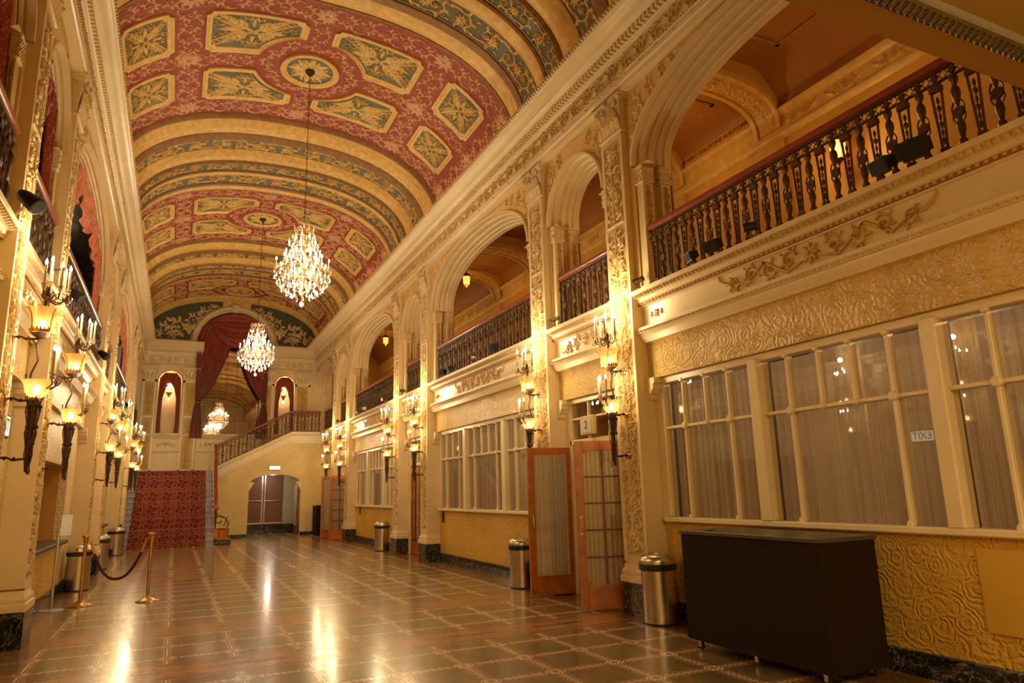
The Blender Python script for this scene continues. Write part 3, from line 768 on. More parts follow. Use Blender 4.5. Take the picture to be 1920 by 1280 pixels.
def window_right(y0, y1, k):
    sd = side_map(1); WN[0] += 1
    yA, yB = y0+.13, y1-.13; L = yB-yA
    root = struct(empty('window_%d' % WN[0]), 'long ivory framed window over the gold dado, %s' % ('beside the open door under plaque 2' if k == 0 else ('between the first and second pairs of pilasters' if k == 1 else 'farthest along the right wall')))
    fr = MB(sd); D0, D1 = .27, .37; zb, zm, zt = 1.17, 2.235, 2.80
    fr.cbox(.22, .42, yA-.06, yB+.06, 1.105, 1.165, .012); fr.cbox(.26, .4, yA, yB, 2.79, 2.87)
    fr.cbox(D0, D1, yA, yA+.04, zb, 2.8); fr.cbox(D0, D1, yB-.04, yB, zb, 2.8)
    fr.obj('frame', CREAM2, root, 30)
    # three sections measured from the photo for the first wide bay
    F = lambda t: yA+(t-1.89)/(7.06-1.89)*L
    secs = [(F(1.93), F(3.44)), (F(3.58), F(5.38)), (F(5.52), F(7.02))]
    for a, b in ((F(3.44), F(3.58)), (F(5.38), F(5.52))):
        m = MB(sd); m.cbox(.215, .40, a, b, 1.16, 2.82, .012); m.obj('mullion', CREAM2, root, 30)
    for si, (a, b) in enumerate(secs):
        up = {0: (.25, .5, .76), 1: (.19, .4, .6, .81), 2: (.25, .5, .76)}[si]
        m = MB(sd); bo = MB(sd)
        m.cbox(D0+.01, D1, a, b, zm-.018, zm+.018, .006)
        for e, t in enumerate(up):
            y = a+(b-a)*t; full = e in (0, len(up)-1)
            m.cbox(D0+.005, D1-.01, y-.018, y+.018, zb if full else zm, zt, .007)
            for zz, r in [(zt-.01, .03), (zm, .045 if full else .03)]+([(zb+.01, .03)] if full else []):
                bo.lathe([(.001, -.02), (r*.7, -.02), (r, -.008), (r, .03)], 10, sd(0, 0, 0) if 0 else (D0+.0, y, zz), True, 'x')
        m.obj('glazing_bar', CREAM2, root, 30); bo.obj('boss', CREAM2, root, 30)
        g = MB(sd); g.box(.318, .322, a, b, zb, zt); g.obj('pane', GLASS, root, 0)
        # sheer curtain behind the pane
        c = MB(); N = int((b-a)/.011); rows = []
        rr = random.Random(k*7+si); ph = [rr.uniform(0, 6) for _ in range(4)]
        for z in (zb-.03, zb+.2, 1.7, 2.3, zt-.12, zt-.02):
            row = []
            for i in range(N+1):
                t = i/N; y = a+(b-a)*t; am = .5+.5*min(1, (zt-z)/.5)
                w = sin(y*62+ph[0]+.6*sin(y*9+ph[1])+(z-2)*.25*sin(y*5))*.016+sin(y*27+ph[2])*.010*am
                row.append((XR+.42+w*am, y, z))
            rows.append(row)
        c.grid(rows); o = c.obj('curtain', LACE, None, 60)
        which = ('nearest', 'middle', 'farthest')[si]
        tag(o, 'sheer lace curtain in the %s section of the %s' % (which, ('window over the brown rolling bar', 'window between the pilaster pairs', 'last window by the far bin')[k]), 'curtain', 'sheer curtains in the right hand windows')
    m = MB(sd); m.box(2.6, 2.65, y0-.1, y1+.1, 0, 3.8); m.box(.42, 2.6, y0-.12, y0-.1, 0, 3.8); m.box(.42, 2.6, y1+.1, y1+.12, 0, 3.8)
    m.obj('room_lining', DARK, root, 0); [lamp('room_glow', (XR+2.2, (y0+y1)/2+q, 3.2), 19, .1, (1, .8, .6)) for q in (-1.8, 0, 1.8)]
def lower_narrow_right(y0, y1, k):
    root = wall_r; sd = side_map(1)
    m = MB(sd); m.box(.20, .42, y0, y1, 2.87, 3.335); m.obj('header_stucco', STUC, root, 0)
    m = MB(sd); m.box(.27, .45, y0, y0+.12, 0, 2.87); m.box(.27, .45, y1-.12, y1, 0, 2.87); m.obj('door_pier', STUCC, root, 0)
    for q, s in ((y0, 1), (y1, -1)): bracket(1, q+s*.0, s, 2.63, root)
    a, b = y0+.12, y1-.12
    m = MB(sd); m.cbox(.28, .40, a, b, 2.17, 2.25, .01); m.cbox(.28, .40, a, b, 2.80, 2.87); m.cbox(.28, .4, a, a+.05, 0, 2.8); m.cbox(.28, .4, b-.05, b, 0, 2.8)
    for t in (.33, .67):
        y = a+(b-a)*t; m.cbox(.30, .36, y-.015, y+.015, 2.25, 2.8)
    m.cbox(.30, .36, a, b, 2.55, 2.58)
    t = m.obj('transom_frame', CREAM2, root, 30)
    g = MB(sd); g.box(.328, .332, a+.05, b-.05, 2.25, 2.8); g.obj('transom_glass', GLASS, t, 0)
    m = MB(sd); m.box(1.3, 1.34, y0-.2, y1+.2, 0, 3.9); m.box(.45, 1.3, y0-.02, y0, 0, 3.9); m.box(.45, 1.3, y1, y1+.02, 0, 3.9); m.box(.45, 1.3, y0, y1, 2.9, 2.93)
    m.obj('vestibule_lining', STUCC if k else GALW, root, 0)
for y0, y1, k in wides(0):
    arcade(1, y0, y1, True, wall_r, k == 3); ledge(1, y0, y1 if k < 3 else YF-1.1, True, wall_r, k)
    if k < 3: lower_wide_right(y0, y1, k); window_right(y0, y1, k)
    else:
        m = MB(side_map(1)); m.box(.26, .42, y0, YF-1.3, 0, 3.4); m.obj('end_bay_wall', STUCC, wall_r, 0); skirt(1, y0, YF-1.3, wall_r, .26)
for y0, y1, k in narrows(0):
    arcade(1, y0, y1, False, wall_r); ledge(1, y0, y1, False, wall_r, k); lower_narrow_right(y0, y1, k)
# behind and under the mezzanine
m = MB(side_map(1)); m.box(.26, .45, YN, 1.8, 0, 3.97); m.box(.1, .45, -.5, 1.8, 3.97, 7.65); m.obj('near_wall', STUCC, wall_r, 0)
m = MB(side_map(-1)); m.box(.26, .45, YN, 1.8, 0, 3.97); m.box(.1, .45, -.5, 1.8, 3.97, 7.65); m.obj('near_wall', STUCC, wall_l, 0)
# ---- left side
def lower_left(y0, y1, wide, k):
    root = wall_l; sd = side_map(-1)
    m = MB(sd); m.box(.20, .42, y0, y1, 2.87, 3.335); m.obj('header_stucco', STUC, root, 0)
    for q, s in ((y0, 1), (y1, -1)): bracket(-1, q, s, 2.63, root)
    if wide:
        a, b = y0+1.35, y1-1.0     # counter recess
        m = MB(sd); m.box(.28, .4, y0, a, 0, 2.87); m.box(.28, .4, b, y1, 0, 2.87); m.box(.28, .4, a, b, 2.12, 2.87); m.obj('upper_stucco', STUCC, root, 0)
        m = MB(sd); m.box(.26, .4, a, b, 0, .84); m.obj('counter_front', STUCL, root, 0)
        m = MB(sd); m.box(.4, .95, a-.02, a, 0, 2.12); m.box(.4, .95, b, b+.02, 0, 2.12); m.box(.9, .95, a, b, 0, 2.12); m.box(.4, .95, a, b, 2.12, 2.15); m.obj('counter_recess', GALW, root, 0)
        m = MB(sd); m.cbox(.18, .88, a-.05, b+.05, .84, .90, .01); tag(m.obj('counter', CABT, None, 30), 'dark counter slab in the wall recess %s' % ('behind the rope stanchions' if k == 1 else ('nearest the camera' if k == 0 else 'nearest the red carpeted stairs')), 'counter')
        skirt(-1, y0, y1, root, .28)
    else:
        m = MB(sd); m.box(.28, .4, y0, y0+.2, 0, 2.87); m.box(.28, .4, y1-.2, y1, 0, 2.87); m.box(.36, .42, y0+.2, y1-.2, 0, 2.87); m.obj('door_recess', STUCC, root, 0)
        skirt(-1, y0, y1, root, .28)
for y0, y1, k in wides(0):
    arcade(-1, y0, y1, True, wall_l, k == 3); ledge(-1, y0, y1, True, wall_l, k)
    if k < 3: lower_left(y0, y1, True, k)
    else: m = MB(side_map(-1)); m.box(.27, .42, y0, YF, 0, 3.4); m.obj('end_bay_wall', STUCC, wall_l, 0)
for y0, y1, k in narrows(0):
    arcade(-1, y0, y1, False, wall_l); ledge(-1, y0, y1, False, wall_l, k); lower_left(y0, y1, False, k)

# ---------------------------------------------------------------- galleries behind the arcades
GD = 3.1
sd = side_map(1)
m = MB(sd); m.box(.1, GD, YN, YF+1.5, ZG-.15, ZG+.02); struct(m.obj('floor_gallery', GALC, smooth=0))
gal = struct(empty('wall_gallery'), 'amber back wall of the right gallery')
m = MB(sd); m.box(GD, GD+.1, -1.5, YF+1.5, ZG, 8.1); m.box(.1, GD+.1, YF+1.4, YF+1.5, ZG, 8.1); m.obj('plaster', GALW, gal, 0)
m = MB(sd); m.sweep([(GD, 6.83), (GD-.03, 6.85), (GD-.05, 6.90), (GD-.05, 6.93), (GD-.02, 6.95), (GD-.02, 7.20), (GD-.05, 7.22), (GD-.09, 7.26), (GD-.10, 7.30), (GD-.02, 7.31)], -1, YF+1.4); m.obj('gallery_cornice', GALO, gal, 35)
g = MB(lambda u, v, h: sd(GD-.02-h, u, v))
for y0, y1, k in wides(0):
    n = 7
    for i in range(n):
        c = y0+(y1-y0)*(i+.5)/n
        for s in (1, -1):
            T = lambda a, b, s=s, c=c: (c+s*a, b)
            spiral(g, .13, 7.07, .075, -pi*.7, 1, 1.25, .02, .02, 3, T, 10); leaf(g, .2, 7.06, .2, .15, .05, .8, .02, T)
        rosette(g, c, 7.08, .05, 6, .03)
g.obj('gallery_frieze_relief', GALO, gal, 60)
cg = struct(empty('ceiling_gallery'), 'russet coved ceiling of the right gallery')
ZC = 7.95
for y0, y1, k in wides(0)+narrows(0):
    m = MB(sd); wide = y1-y0 > 3; top = ZC if wide else 7.75
    P = [(.56, 7.35), (1.02, 7.5), (1.15, 7.66), (1.35, top-.04), (1.5, top), (GD-.55, top), (GD-.38, top-.04), (GD-.18, 7.66), (GD-.04, 7.5), (GD-.02, 7.31)]
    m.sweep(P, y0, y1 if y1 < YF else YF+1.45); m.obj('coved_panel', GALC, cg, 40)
    m = MB(sd); i = .55 if wide else .35; a, b, c, d = 1.5, GD-.55, y0+i, y1-i; w = .07; z = top-.012
    for x0, x1, q0, q1 in ((a, b, c, c+w), (a, b, d-w, d), (a, a+w, c, d), (b-w, b, c, d)): m.cbox(x0, x1, q0, q1, z-.015, top, .006)
    m.obj('panel_moulding', VBROWN, cg, 0)
for k in range(3):
    for yy in (A0, B0):
        q0 = yy+PER*k; q1 = q0+PW; m = MB(sd); c = (.56+GD)/2; a = (GD-.56)/2-.04
        pts = [(c+a*(1 if cos(t) > 0 else -1)*abs(cos(t))**.75, 7.02+.62*abs(sin(t))**.75) for t in [pi-pi*i/20 for i in range(21)]]
        m.grid([[(d, q0, 8.0) for d, z in pts], [(d, q0, z) for d, z in pts], [(d, q1, z) for d, z in pts], [(d, q1, 8.0) for d, z in pts]]); o = m.obj('arched_rib', GALW, cg, 45)
        m = MB(sd); e = .05
        for f0, f1 in ((q0-.02, q0+.05), (q1-.05, q1+.02)):
            m.grid([[(c+(d-c)*.97, f, z-dz) for d, z in pts] for f, dz in ((f0, -.1), (f0, .02), (f1, .02), (f1, -.1))])
        m.obj('rib_edge', GALO, o, 40)
        g = MB(lambda u, v, h: (sd(c+a*(1 if cos(pi-u) > 0 else -1)*abs(cos(pi-u))**.75, v, 7.02+(.62)*abs(sin(pi-u))**.75-h)))
        T = lambda a_, b_: (a_, b_)
        for i in range(9):
            t = .35+i*.3; rosette(g, t, (q0+q1)/2, .12, 6, .03)
            for s in (1, -1): leaf(g, t+.1, (q0+q1)/2, s*1.1, .16, .06, s*.8, .02); leaf(g, t-.1, (q0+q1)/2, pi-s*1.1, .16, .06, s*.8, .02)
        g.obj('rib_relief', GALO, o, 60)
        m = MB(sd); m.box(GD-.08, GD+.02, q0, q1, ZG, 6.85); m.obj('gallery_pilaster', GALW, gal, 0)
def text(s, name, loc, size, rot, mat, parent=None, ext=.002, sp=1):
    c = bpy.data.curves.new(name, 'FONT'); c.body = s; c.size = size; c.align_x = 'CENTER'; c.align_y = 'CENTER'; c.extrude = ext; c.space_character = sp; c.resolution_u = 3
    c.materials.append(mat); o = bpy.data.objects.new(name, c); COL.objects.link(o); o.location = loc; o.rotation_euler = rot
    bpy.context.view_layer.update(); me = bpy.data.meshes.new_from_object(o.evaluated_get(bpy.context.evaluated_depsgraph_get())); q = bpy.data.objects.new(name, me); COL.objects.link(q); q.location = loc; q.rotation_euler = rot
    bpy.data.objects.remove(o); q['kind'] = 'stuff' if 0 else 'thing'; del q['kind']
    if parent: q.parent = parent
    return q
m = MB(sd); m.cbox(GD-.06, GD-.01, 7.76, 9.46, 7.33, 7.52, .01); o = tag(m.obj('name_panel', GALW, None, 30), 'long amber panel lettered with the auditorium name on the gallery cornice', 'sign')
text('ROBERT GOLDSTINE AUDITORIUM', 'lettering', (XR+GD-.065, 8.61, 7.425), .115, (pi/2, 0, -pi/2), INK, o)
m = MB(sd)
for y0 in (14.4,): pass
# left gallery lining
sl = side_map(-1)
m = MB(sl); m.box(.1, 1.6, YN, YF, ZG-.15, ZG+.02); struct(m.obj('floor_gallery_left', GALC, smooth=0))
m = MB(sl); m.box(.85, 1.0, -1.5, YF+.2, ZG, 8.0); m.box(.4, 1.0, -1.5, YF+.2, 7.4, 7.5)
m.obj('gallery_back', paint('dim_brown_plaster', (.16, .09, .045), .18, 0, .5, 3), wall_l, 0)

# ---------------------------------------------------------------- mezzanine front over the camera
mz = struct(empty('ceiling_mezzanine'), 'olive soffit of the mezzanine with a silvered leaf border at its front')
m = MB(); m.box(XL-.2, XR+.3, 2.07, 2.24, 4.0, 4.5); m.obj('front_beam', paint('umber_gold_beam', (.34, .17, .03), .5, 0, .06, 1), mz, 0)
m = MB(); m.box(XL-.2, XR+.3, YN, 1.93, 4.02, 4.3); m.obj('soffit_panel', SOFF, mz, 0)
m = MB(lambda d, x, z: (x, 1.93+d, z)); m.sweep([(0, 4.02), (.0, 4.0), (.02, 3.995), (.035, 4.01), (.05, 4.0), (.09, 3.985), (.13, 4.0), (.14, 4.02)], XL-.2, XR+.3); m.obj('silvered_moulding', SILV, mz, 40)
g = MB(lambda u, v, h: (u, 1.98+v, 3.995-h)); i = XL
while i < XR+.2:
    leaf(g, i, .0, pi/2-.5, .085, .035, .5, .015); leaf(g, i+.03, .08, -pi/2-.5, .085, .03, .4, .015); i += .055
g.obj('leaf_relief', SILV, mz, 60)
m = MB(); m.box(XL-.2, XR+.3, 1.925, 1.945, 3.985, 4.02); m.obj('pale_edge', paint('pale_blue_edge', (.42, .45, .55), .3), mz, 0)
m = MB(); m.box(-3.4, 9.2, YN-.1, YN, 0, 4.2); m.obj('near_room_wall', STUCC, struct(empty('wall_near')), 0)
m = MB(); m.box(-3, 7, -.7, -.5, 4.3, 9.9); m.obj('upper_end', STUCC, bpy.data.objects['wall_near'], 0)

# ---------------------------------------------------------------- pilasters (each one a thing, local: x outward into the hall, y along the wall)
def make_pilaster(label, group):
    t = thing('pilaster', label, 'pilaster', (0, 0, 0), 0, group); h = PW/2
    m = MB(); m.cbox(-.32, .035, -h-.03, h+.03, 0, .38, .006); m.obj('plinth', MARB, t, 0)
    m = MB(); P = [(.04, .38), (.045, .42), (.04, .46), (.02, .47), (.03, .50), (.02, .53), (.0, .56), (0, .62)]
    m.grid([[(-.32, -h-e, z), (e, -h-e, z), (e, h+e, z), (-.32, h+e, z)] for e, z in P]); m.obj('base_moulding', CREAM, t, 40)
    m = MB(); b = .055; s = -.018
    m.grid([[(-.32, -h, z), (0, -h, z), (0, -h+b, z), (s, -h+b+.012, z), (s, h-b-.012, z), (0, h-b, z), (0, h, z), (-.32, h, z)] for z in (.60, 6.32)])
    for z0, z1 in ((.60, .70), (6.22, 6.32)): m.box(-.02, 0.001, -h+b-.01, h-b+.01, z0, z1)
    for z in (4.02, 5.0): m.cbox(-.02, .012, -h+b, h-b, z, z+.03, .004)
    sh = m.obj('shaft', CREAM, t, 20)
    m = MB(); m.box(s-.004, s+.003, -h+b+.012, h-b-.012, .70, 6.22); m.obj('panel_ground', PGOLD, t, 0)
    for q0, q1, sd_ in ((.74, 3.95, 1), (4.07, 4.95, 2), (5.05, 6.2, 0)):
        g = MB(lambda u, v, hh: (s+.003+hh, u, v)); arabesque(g, 0, q0, q1, .38, .04, sd_); g.obj('carved_relief', ORNC, t, 60)
    # corinthian capital
    m = MB(); P = [(.0, 6.30), (.02, 6.31), (.02, 6.335), (0, 6.345), (.005, 6.55), (.03, 6.72), (.05, 6.78), (.06, 6.79), (.06, 6.83), (.075, 6.835), (.075, 6.88)]
    m.grid([[(-.32, -h-e*.7, z), (e, -h-e, z), (e, h+e, z), (-.32, h+e*.7, z)] for e, z in P]); m.box(-.32, .075, -h-.075, h+.075, 6.835, 6.882); c = m.obj('capital', CREAM, t, 40)
    g = MB()
    def cl(y, z, hh, w, out):
        g.grid([[(.005, y-w/2, z), (.02, y, z), (.005, y+w/2, z)], [(.02, y-w*.6, z+hh*.45), (.045, y, z+hh*.45), (.02, y+w*.6, z+hh*.45)], [(.035, y-w*.5, z+hh*.8), (.04+out*.6, y, z+hh*.8), (.035, y+w*.5, z+hh*.8)], [(.04+out*.6, y-w*.25, z+hh), (.04+out, y, z+hh*.98), (.04+out*.6, y+w*.25, z+hh)], [(.04+out, y-w*.12, z+hh*.86), (.04+out*1.2, y, z+hh*.84), (.04+out, y+w*.12, z+hh*.86)]])
    for y in (-.2, -.1, 0, .1, .2): cl(y, 6.345, .18, .10, .035)
    for y in (-.15, -.05, .05, .15): cl(y, 6.44, .22, .10, .06)
    for s_ in (1, -1):
        for (yy, zz, rr) in ((s_*.205, 6.735, .062), (s_*.065, 6.73, .036)):
            g.tube([(.075+.0*k, yy-s_*rr*(1-k/16)*sin(k*.75), zz+rr*(1-k/16)*cos(k*.75)) for k in range(15)], .013, 5)
        g.tube([(.04, s_*.04, 6.58), (.06, s_*.10, 6.68), (.075, s_*.18, 6.79)], .014, 5)
        g.tube([(.0, s_*(h+.03), 6.70), (-.05, s_*(h+.045), 6.75), (-.10, s_*(h+.04), 6.72), (-.08, s_*(h+.04), 6.68)], .014, 5)
    g.lathe([(.001, -.04), (.03, -.02), (.03, .02), (.001, .04)], 8, (.08, 0, 6.80))
    g.obj('acanthus_leaves', ORNC, c, 60)
    return t
pil = None
PN = [('right', 1, ['right pilaster between door plaque 2 and the nearest big window', 'right pilaster on the far side of the door marked 2', 'plain-plinthed right pilaster before the half closed brown door', 'right pilaster beyond the half closed brown door, above a steel bin', 'right pilaster on the near side of the far folded wooden doors', 'last right pilaster, past the far folded wooden doors']),
      ('left', -1, ['left pilaster cut by the picture edge, behind the nearest torch sconce', 'left pilaster with black plinth just before the rope stanchions', 'left pilaster just past the dark counter and first steel bin', 'left pilaster between the second and third steel bins', 'left pilaster near the foot of the carpeted stairs', 'last left pilaster, beside the lower carpeted steps'])]
for sn, sg, labs in PN:
    for i, lb in enumerate(labs):
        y = (A0 if i % 2 == 0 else B0)+PER*(i//2)+PW/2; loc = (XR if sg > 0 else XL, y, 0); rz = pi if sg > 0 else 0
        if pil is None: pil = make_pilaster(lb, 'tall carved pilasters of the side walls'); pil.location = loc; pil.rotation_euler = (0, 0, rz); o = pil
        else: o = clone(pil, loc, rz, lb)

# ---------------------------------------------------------------- balustrades
BH = .74
def baluster_meshes():
    a = MB()   # tapering openwork pier
    a.box(-.022, .022, -.045, .045, 0, .035); a.box(-.018, .018, -.032, .032, .035, .07); a.box(-.02, .02, -.05, .05, .56, .60); a.box(-.018, .018, -.04, .04, .60, .625)
    for s in (1, -1): a.grid([[(-.010, s*.020-.006, .07), (.010, s*.020-.006, .07), (.010, s*.020+.006, .07), (-.010, s*.020+.006, .07)], [(-.010, s*.042-.006, .57), (.010, s*.042-.006, .57), (.010, s*.042+.006, .57), (-.010, s*.042+.006, .57)]], True)
    for z, r in ((.13, .014), (.20, .010), (.27, .016), (.34, .011), (.41, .018), (.48, .013)): a.lathe([(.003, -.035), (r, -.012), (r, .012), (.003, .035)], 6, (0, 0, z), False)
    b = MB()   # vase shape with rosette
    b.box(-.022, .022, -.045, .045, 0, .03)
    b.lathe([(.03, .03), (.034, .06), (.018, .09), (.022, .12), (.034, .17), (.030, .21), (.014, .25), (.012, .36), (.022, .40), (.036, .46), (.034, .50), (.016, .54), (.030, .57), (.036, .60), (.03, .625)], 7, (0, 0, 0))
    b.lathe([(.044, -.012), (.05, 0), (.044, .012), (.012, .02)], 10, (0, 0, .305), True, 'x')
    for s in (1, -1): b.tube([(0, s*.03, .22), (0, s*.05, .26), (0, s*.045, .305), (0, s*.05, .35), (0, s*.03, .40)], .007, 4)
    r = []
    for mbx in (a, b):
        me = bpy.data.meshes.new('baluster'); me.from_pydata(mbx.v, [], mbx.f); me.materials.append(IRON); me.update(); smooth_mesh(me, 40); r.append(me)
    return r
BM = baluster_meshes()
def balustrade(label, p0, p1, group='iron balustrades of the galleries', n=None, top=True):
    # p0, p1: foot points (x, y, z) of the run
    a, b = Vector(p0), Vector(p1); d = b-a; L = hypot(d.x, d.y); rz = atan2(d.y, d.x)-pi/2; sl = d.z/L
    t = thing('balustrade', label, 'balustrade', a, rz, group)      # local y along the run
    m = MB(lambda x, y, z: (x, y, z+y*sl))
    P = [(-.045, .775), (-.05, .80), (-.04, .835), (-.015, .85), (.015, .85), (.04, .835), (.05, .80), (.045, .775), (.03, .765), (-.03, .765)]
    m.grid([[(x, y, z) for x, z in P] for y in (0, L)], True); m.poly([(x, 0, z) for x, z in P]); m.poly([(x, L, z) for x, z in P]); m.obj('handrail', RAILW, t, 35)
    m = MB(lambda x, y, z: (x, y, z+y*sl)); m.box(-.018, .018, 0, L, .745, .768); m.box(-.014, .014, 0, L, .655, .668); m.box(-.016, .016, 0, L, .015, .035); m.obj('iron_rails', IRON, t, 0)
    m = MB(lambda x, y, z: (x, y, z+y*sl)); N = max(2, round(L/.145)); st = L/N
    for i in range(N):
        y = st*(i+.5); q = st/2
        m.tube([(0, y-q, .665), (0, y, .748)], .006, 4); m.tube([(0, y-q, .748), (0, y, .665)], .006, 4); m.tube([(0, y, .665), (0, y+q, .748)], .006, 4); m.tube([(0, y, .748), (0, y+q, .665)], .006, 4)
        m.lathe([(.026, -.012), (.03, 0), (.026, .012)], 8, (0, y, .706), True, 'x')
    m.obj('lattice_band', IRON, t, 0)
    for i in range(N):
        o = bpy.data.objects.new('baluster', BM[i % 2]); COL.objects.link(o); o.parent = t; y = st*(i+.5); o.location = (0, y, .03+y*sl)
    return t
wl = {1: ['nearest iron balustrade on the right, over the big windows', 'iron balustrade in the second wide arch on the right', 'iron balustrade in the third wide right arch, with small lamps before it', 'last iron balustrade on the right beside the stair head'],
      -1: ['left iron balustrade cut off by the picture edge, under red drapes', 'left iron balustrade in the arch with the coral velvet swag', 'left iron balustrade in the distant third wide arch', 'last left iron balustrade before the end wall']}
nl = {1: ['short iron balustrade above the door marked 2', 'short iron balustrade above the half closed brown door', 'short iron balustrade above the far folded doors'],
      -1: ['short left iron balustrade between the two nearest torch sconces', 'short left iron balustrade above the steel bins', 'short left iron balustrade near the carpeted stairs']}
for sg in (1, -1):
    x = XR+.18 if sg > 0 else XL-.09
    for y0, y1, k in wides(0): balustrade(wl[sg][k], (x, y0+.12, ZG+.045), (x, (y1-.12) if k < 3 else (29.0 if sg > 0 else 30.3), ZG+.045))
    for y0, y1, k in narrows(0): balustrade(nl[sg][k], (x, y0+.1, ZG+.045), (x, y1-.1, ZG+.045))

# ---------------------------------------------------------------- torch sconces (local: pilaster face x=0, outward +x; z absolute)
def make_sconce(label):
    t = thing('torch_sconce', label, 'wall sconce', (0, 0, 0), 0, 'tall bronze torch sconces on the pilasters'); X = .23
    for z in (1.92, 2.44, 3.0):
        m = MB(); m.tube([(0, 0, z), (.07, 0, z+.012), (.12, 0, z-.012), (X, 0, z)], [.012, .009, .013, .009], 6)
        for q in (.06, .13): m.lathe([(.006, -.012), (.018, 0), (.006, .012)], 8, (q, 0, z), True, 'x')
        a = m.obj('arm', BRONZE, t)
        m = MB(); m.lathe([(.055, -.005), (.06, .008), (.04, .02), (.042, .026), (.012, .04)], 12, (-.005, 0, z), True, 'x')
        for k in range(8): m.lathe([(.004, 0), (.016, .01), (.004, .024)], 5, (0, .05*cos(k*pi/4), z+.05*sin(k*pi/4)), True, 'x')
        m.obj('rosette', BRASS, a)
    # tapered openwork torch
    m = MB(); m.lathe([(.008, 1.80), (.018, 1.81), (.02, 1.84), (.012, 1.86), (.018, 1.93), (.016, 1.99), (.024, 2.01), (.018, 2.03), (.030, 2.14), (.024, 2.17), (.036, 2.19), (.028, 2.21), (.046, 2.34), (.04, 2.37), (.056, 2.39), (.05, 2.43), (.035, 2.46)], 10, (X, 0, 0))
    for k in range(6):
        a = k*pi/3
        m.tube([(X+r*cos(a+z*1.2), r*sin(a+z*1.2), z) for r, z in ((.014, 1.84), (.03, 1.95), (.026, 2.02), (.046, 2.14), (.036, 2.2), (.062, 2.34), (.05, 2.40), (.072, 2.47))], .006, 4)
    for k in range(3):
        a = k*2*pi/3+.5
        for z, r in ((2.05, .03), (2.2, .045), (2.38, .06)): m.lathe([(.004, -.02), (.014, 0), (.004, .02)], 6, (X+r*cos(a), r*sin(a), z))
    for s in (1, -1): m.tube([(X, s*.02, 1.95), (X+.01, s*.045, 1.86), (X+.015, s*.06, 1.81), (X+.012, s*.045, 1.785), (X+.01, s*.034, 1.80)], .006, 5)
    m.obj('torch_stem', BRONZE, t)
    m = MB(); m.tube([(X-.02, 0, 2.46), (X-.055, 0, 2.56), (X-.045, 0, 2.68), (X-.005, 0, 2.80), (X-.03, 0, 2.94), (X, 0, 3.03)], [.010, .012, .009, .009, .010, .012], 6)
    m.tube([(X-.03, 0, 2.94), (X-.075, 0, 3.0), (X-.09, 0, 2.96), (X-.07, 0, 2.93)], .007, 5); m.tube([(X-.03, 0, 2.60), (X-.08, 0, 2.62), (X-.085, 0, 2.67)], .007, 5)
    m.obj('curved_rod', BRONZE, t)
    # lower glass bowl, candles
    m = MB(); m.grid([[(X+.01+r*(1+.10*(1 if k % 2 else -1)*f)*cos(2*pi*k/16), r*(1+.10*(1 if k % 2 else -1)*f)*sin(2*pi*k/16), z) for k in range(16)] for r, z, f in ((.02, 2.455, 0), (.07, 2.47, 0), (.095, 2.52, 0), (.10, 2.57, .4), (.125, 2.615, 1))], True); lb = m.obj('lower_glass_bowl', CUPG, t, 50)
    m = MB(); m.lathe([(.01, 0), (.03, .02), (.022, .07), (.002, .09)], 8, (X+.01, 0, 2.49)); m.obj('bulb', CUPB, lb)
    def candle(x, y, z0, z1, par):
        m = MB(); m.lathe([(.006, -.05), (.014, -.035), (.02, -.02), (.014, -.01), (.024, 0), (.024, .012), (.013, .012)], 8, (x, y, z0)); m.lathe([(.012, .012), (.0115, z1-z0)], 8, (x, y, z0)); c = m.obj('candle', CANDLE, par)
        m = MB(); m.lathe([(.004, 0), (.011, .012), (.012, .022), (.006, .042), (.0005, .058)], 7, (x, y, z1)); m.obj('flame_bulb', FLAME, c)
    m = MB(); LC = [(X+.15, .0), (X+.125, .085), (X+.125, -.085)]
    for x, y in LC: m.tube([(X+.03, y*.2, 2.55), (X+.10, y*.7, 2.54), (x+.01, y, 2.575), (x, y, 2.64)], .007, 5); m.tube([(x, y, 2.60), (x+.03, y*1.2, 2.585), (x+.035, y*1.25, 2.62), (x+.015, y*1.1, 2.63)], .005, 4)
    la = m.obj('lower_candle_arms', BRONZE, t)
    for (x, y) in LC: candle(x, y, 2.66, 2.88, la)
    m = MB()
    for k in range(7):
        a = -1.2+k*.4
        for j in range(3): m.lathe([(.001, -.014), (.007, -.004), (.001, .012)], 4, (X+.01+.115*cos(a), .115*sin(a), 2.52-j*.03), False)
    m.obj('crystal_fringe', CRYS, t, 0)
    # upper tulip shade
    m = MB(); m.grid([[(X+r*(1+.07*cos(8*pi*k/12*1.5)*f)*cos(2*pi*k/24), r*(1+.07*cos(8*2*pi*k/24)*f)*sin(2*pi*k/24), z) for k in range(24)] for r, z, f in ((.035, 3.055, 0), (.085, 3.065, 0), (.092, 3.11, 0), (.098, 3.17, 0), (.115, 3.23, .5), (.145, 3.275, 1))], True); us = m.obj('upper_tulip_shade', CUPG, t, 50)
    m = MB(); m.lathe([(.01, 0), (.03, .02), (.025, .08), (.002, .10)], 8, (X, 0, 3.08)); m.obj('bulb', CUPB, us)
    m = MB(); m.lathe([(.095, 3.045), (.10, 3.055), (.096, 3.075), (.09, 3.06)], 20, (X, 0, 0), False)
    for k in range(20): a = k*pi/10; m.lathe([(.003, 0), (.011, .012), (.003, .035)], 4, (X+.097*cos(a), .097*sin(a), 3.065), False)
    for k in range(4):
        a = k*pi/2+pi/4; m.tube([(X+r*cos(a), r*sin(a), z) for r, z in ((.10, 3.06), (.105, 3.15), (.12, 3.22), (.155, 3.27), (.165, 3.255))], .008, 5)
    m.obj('shade_frame', BRASS, t)
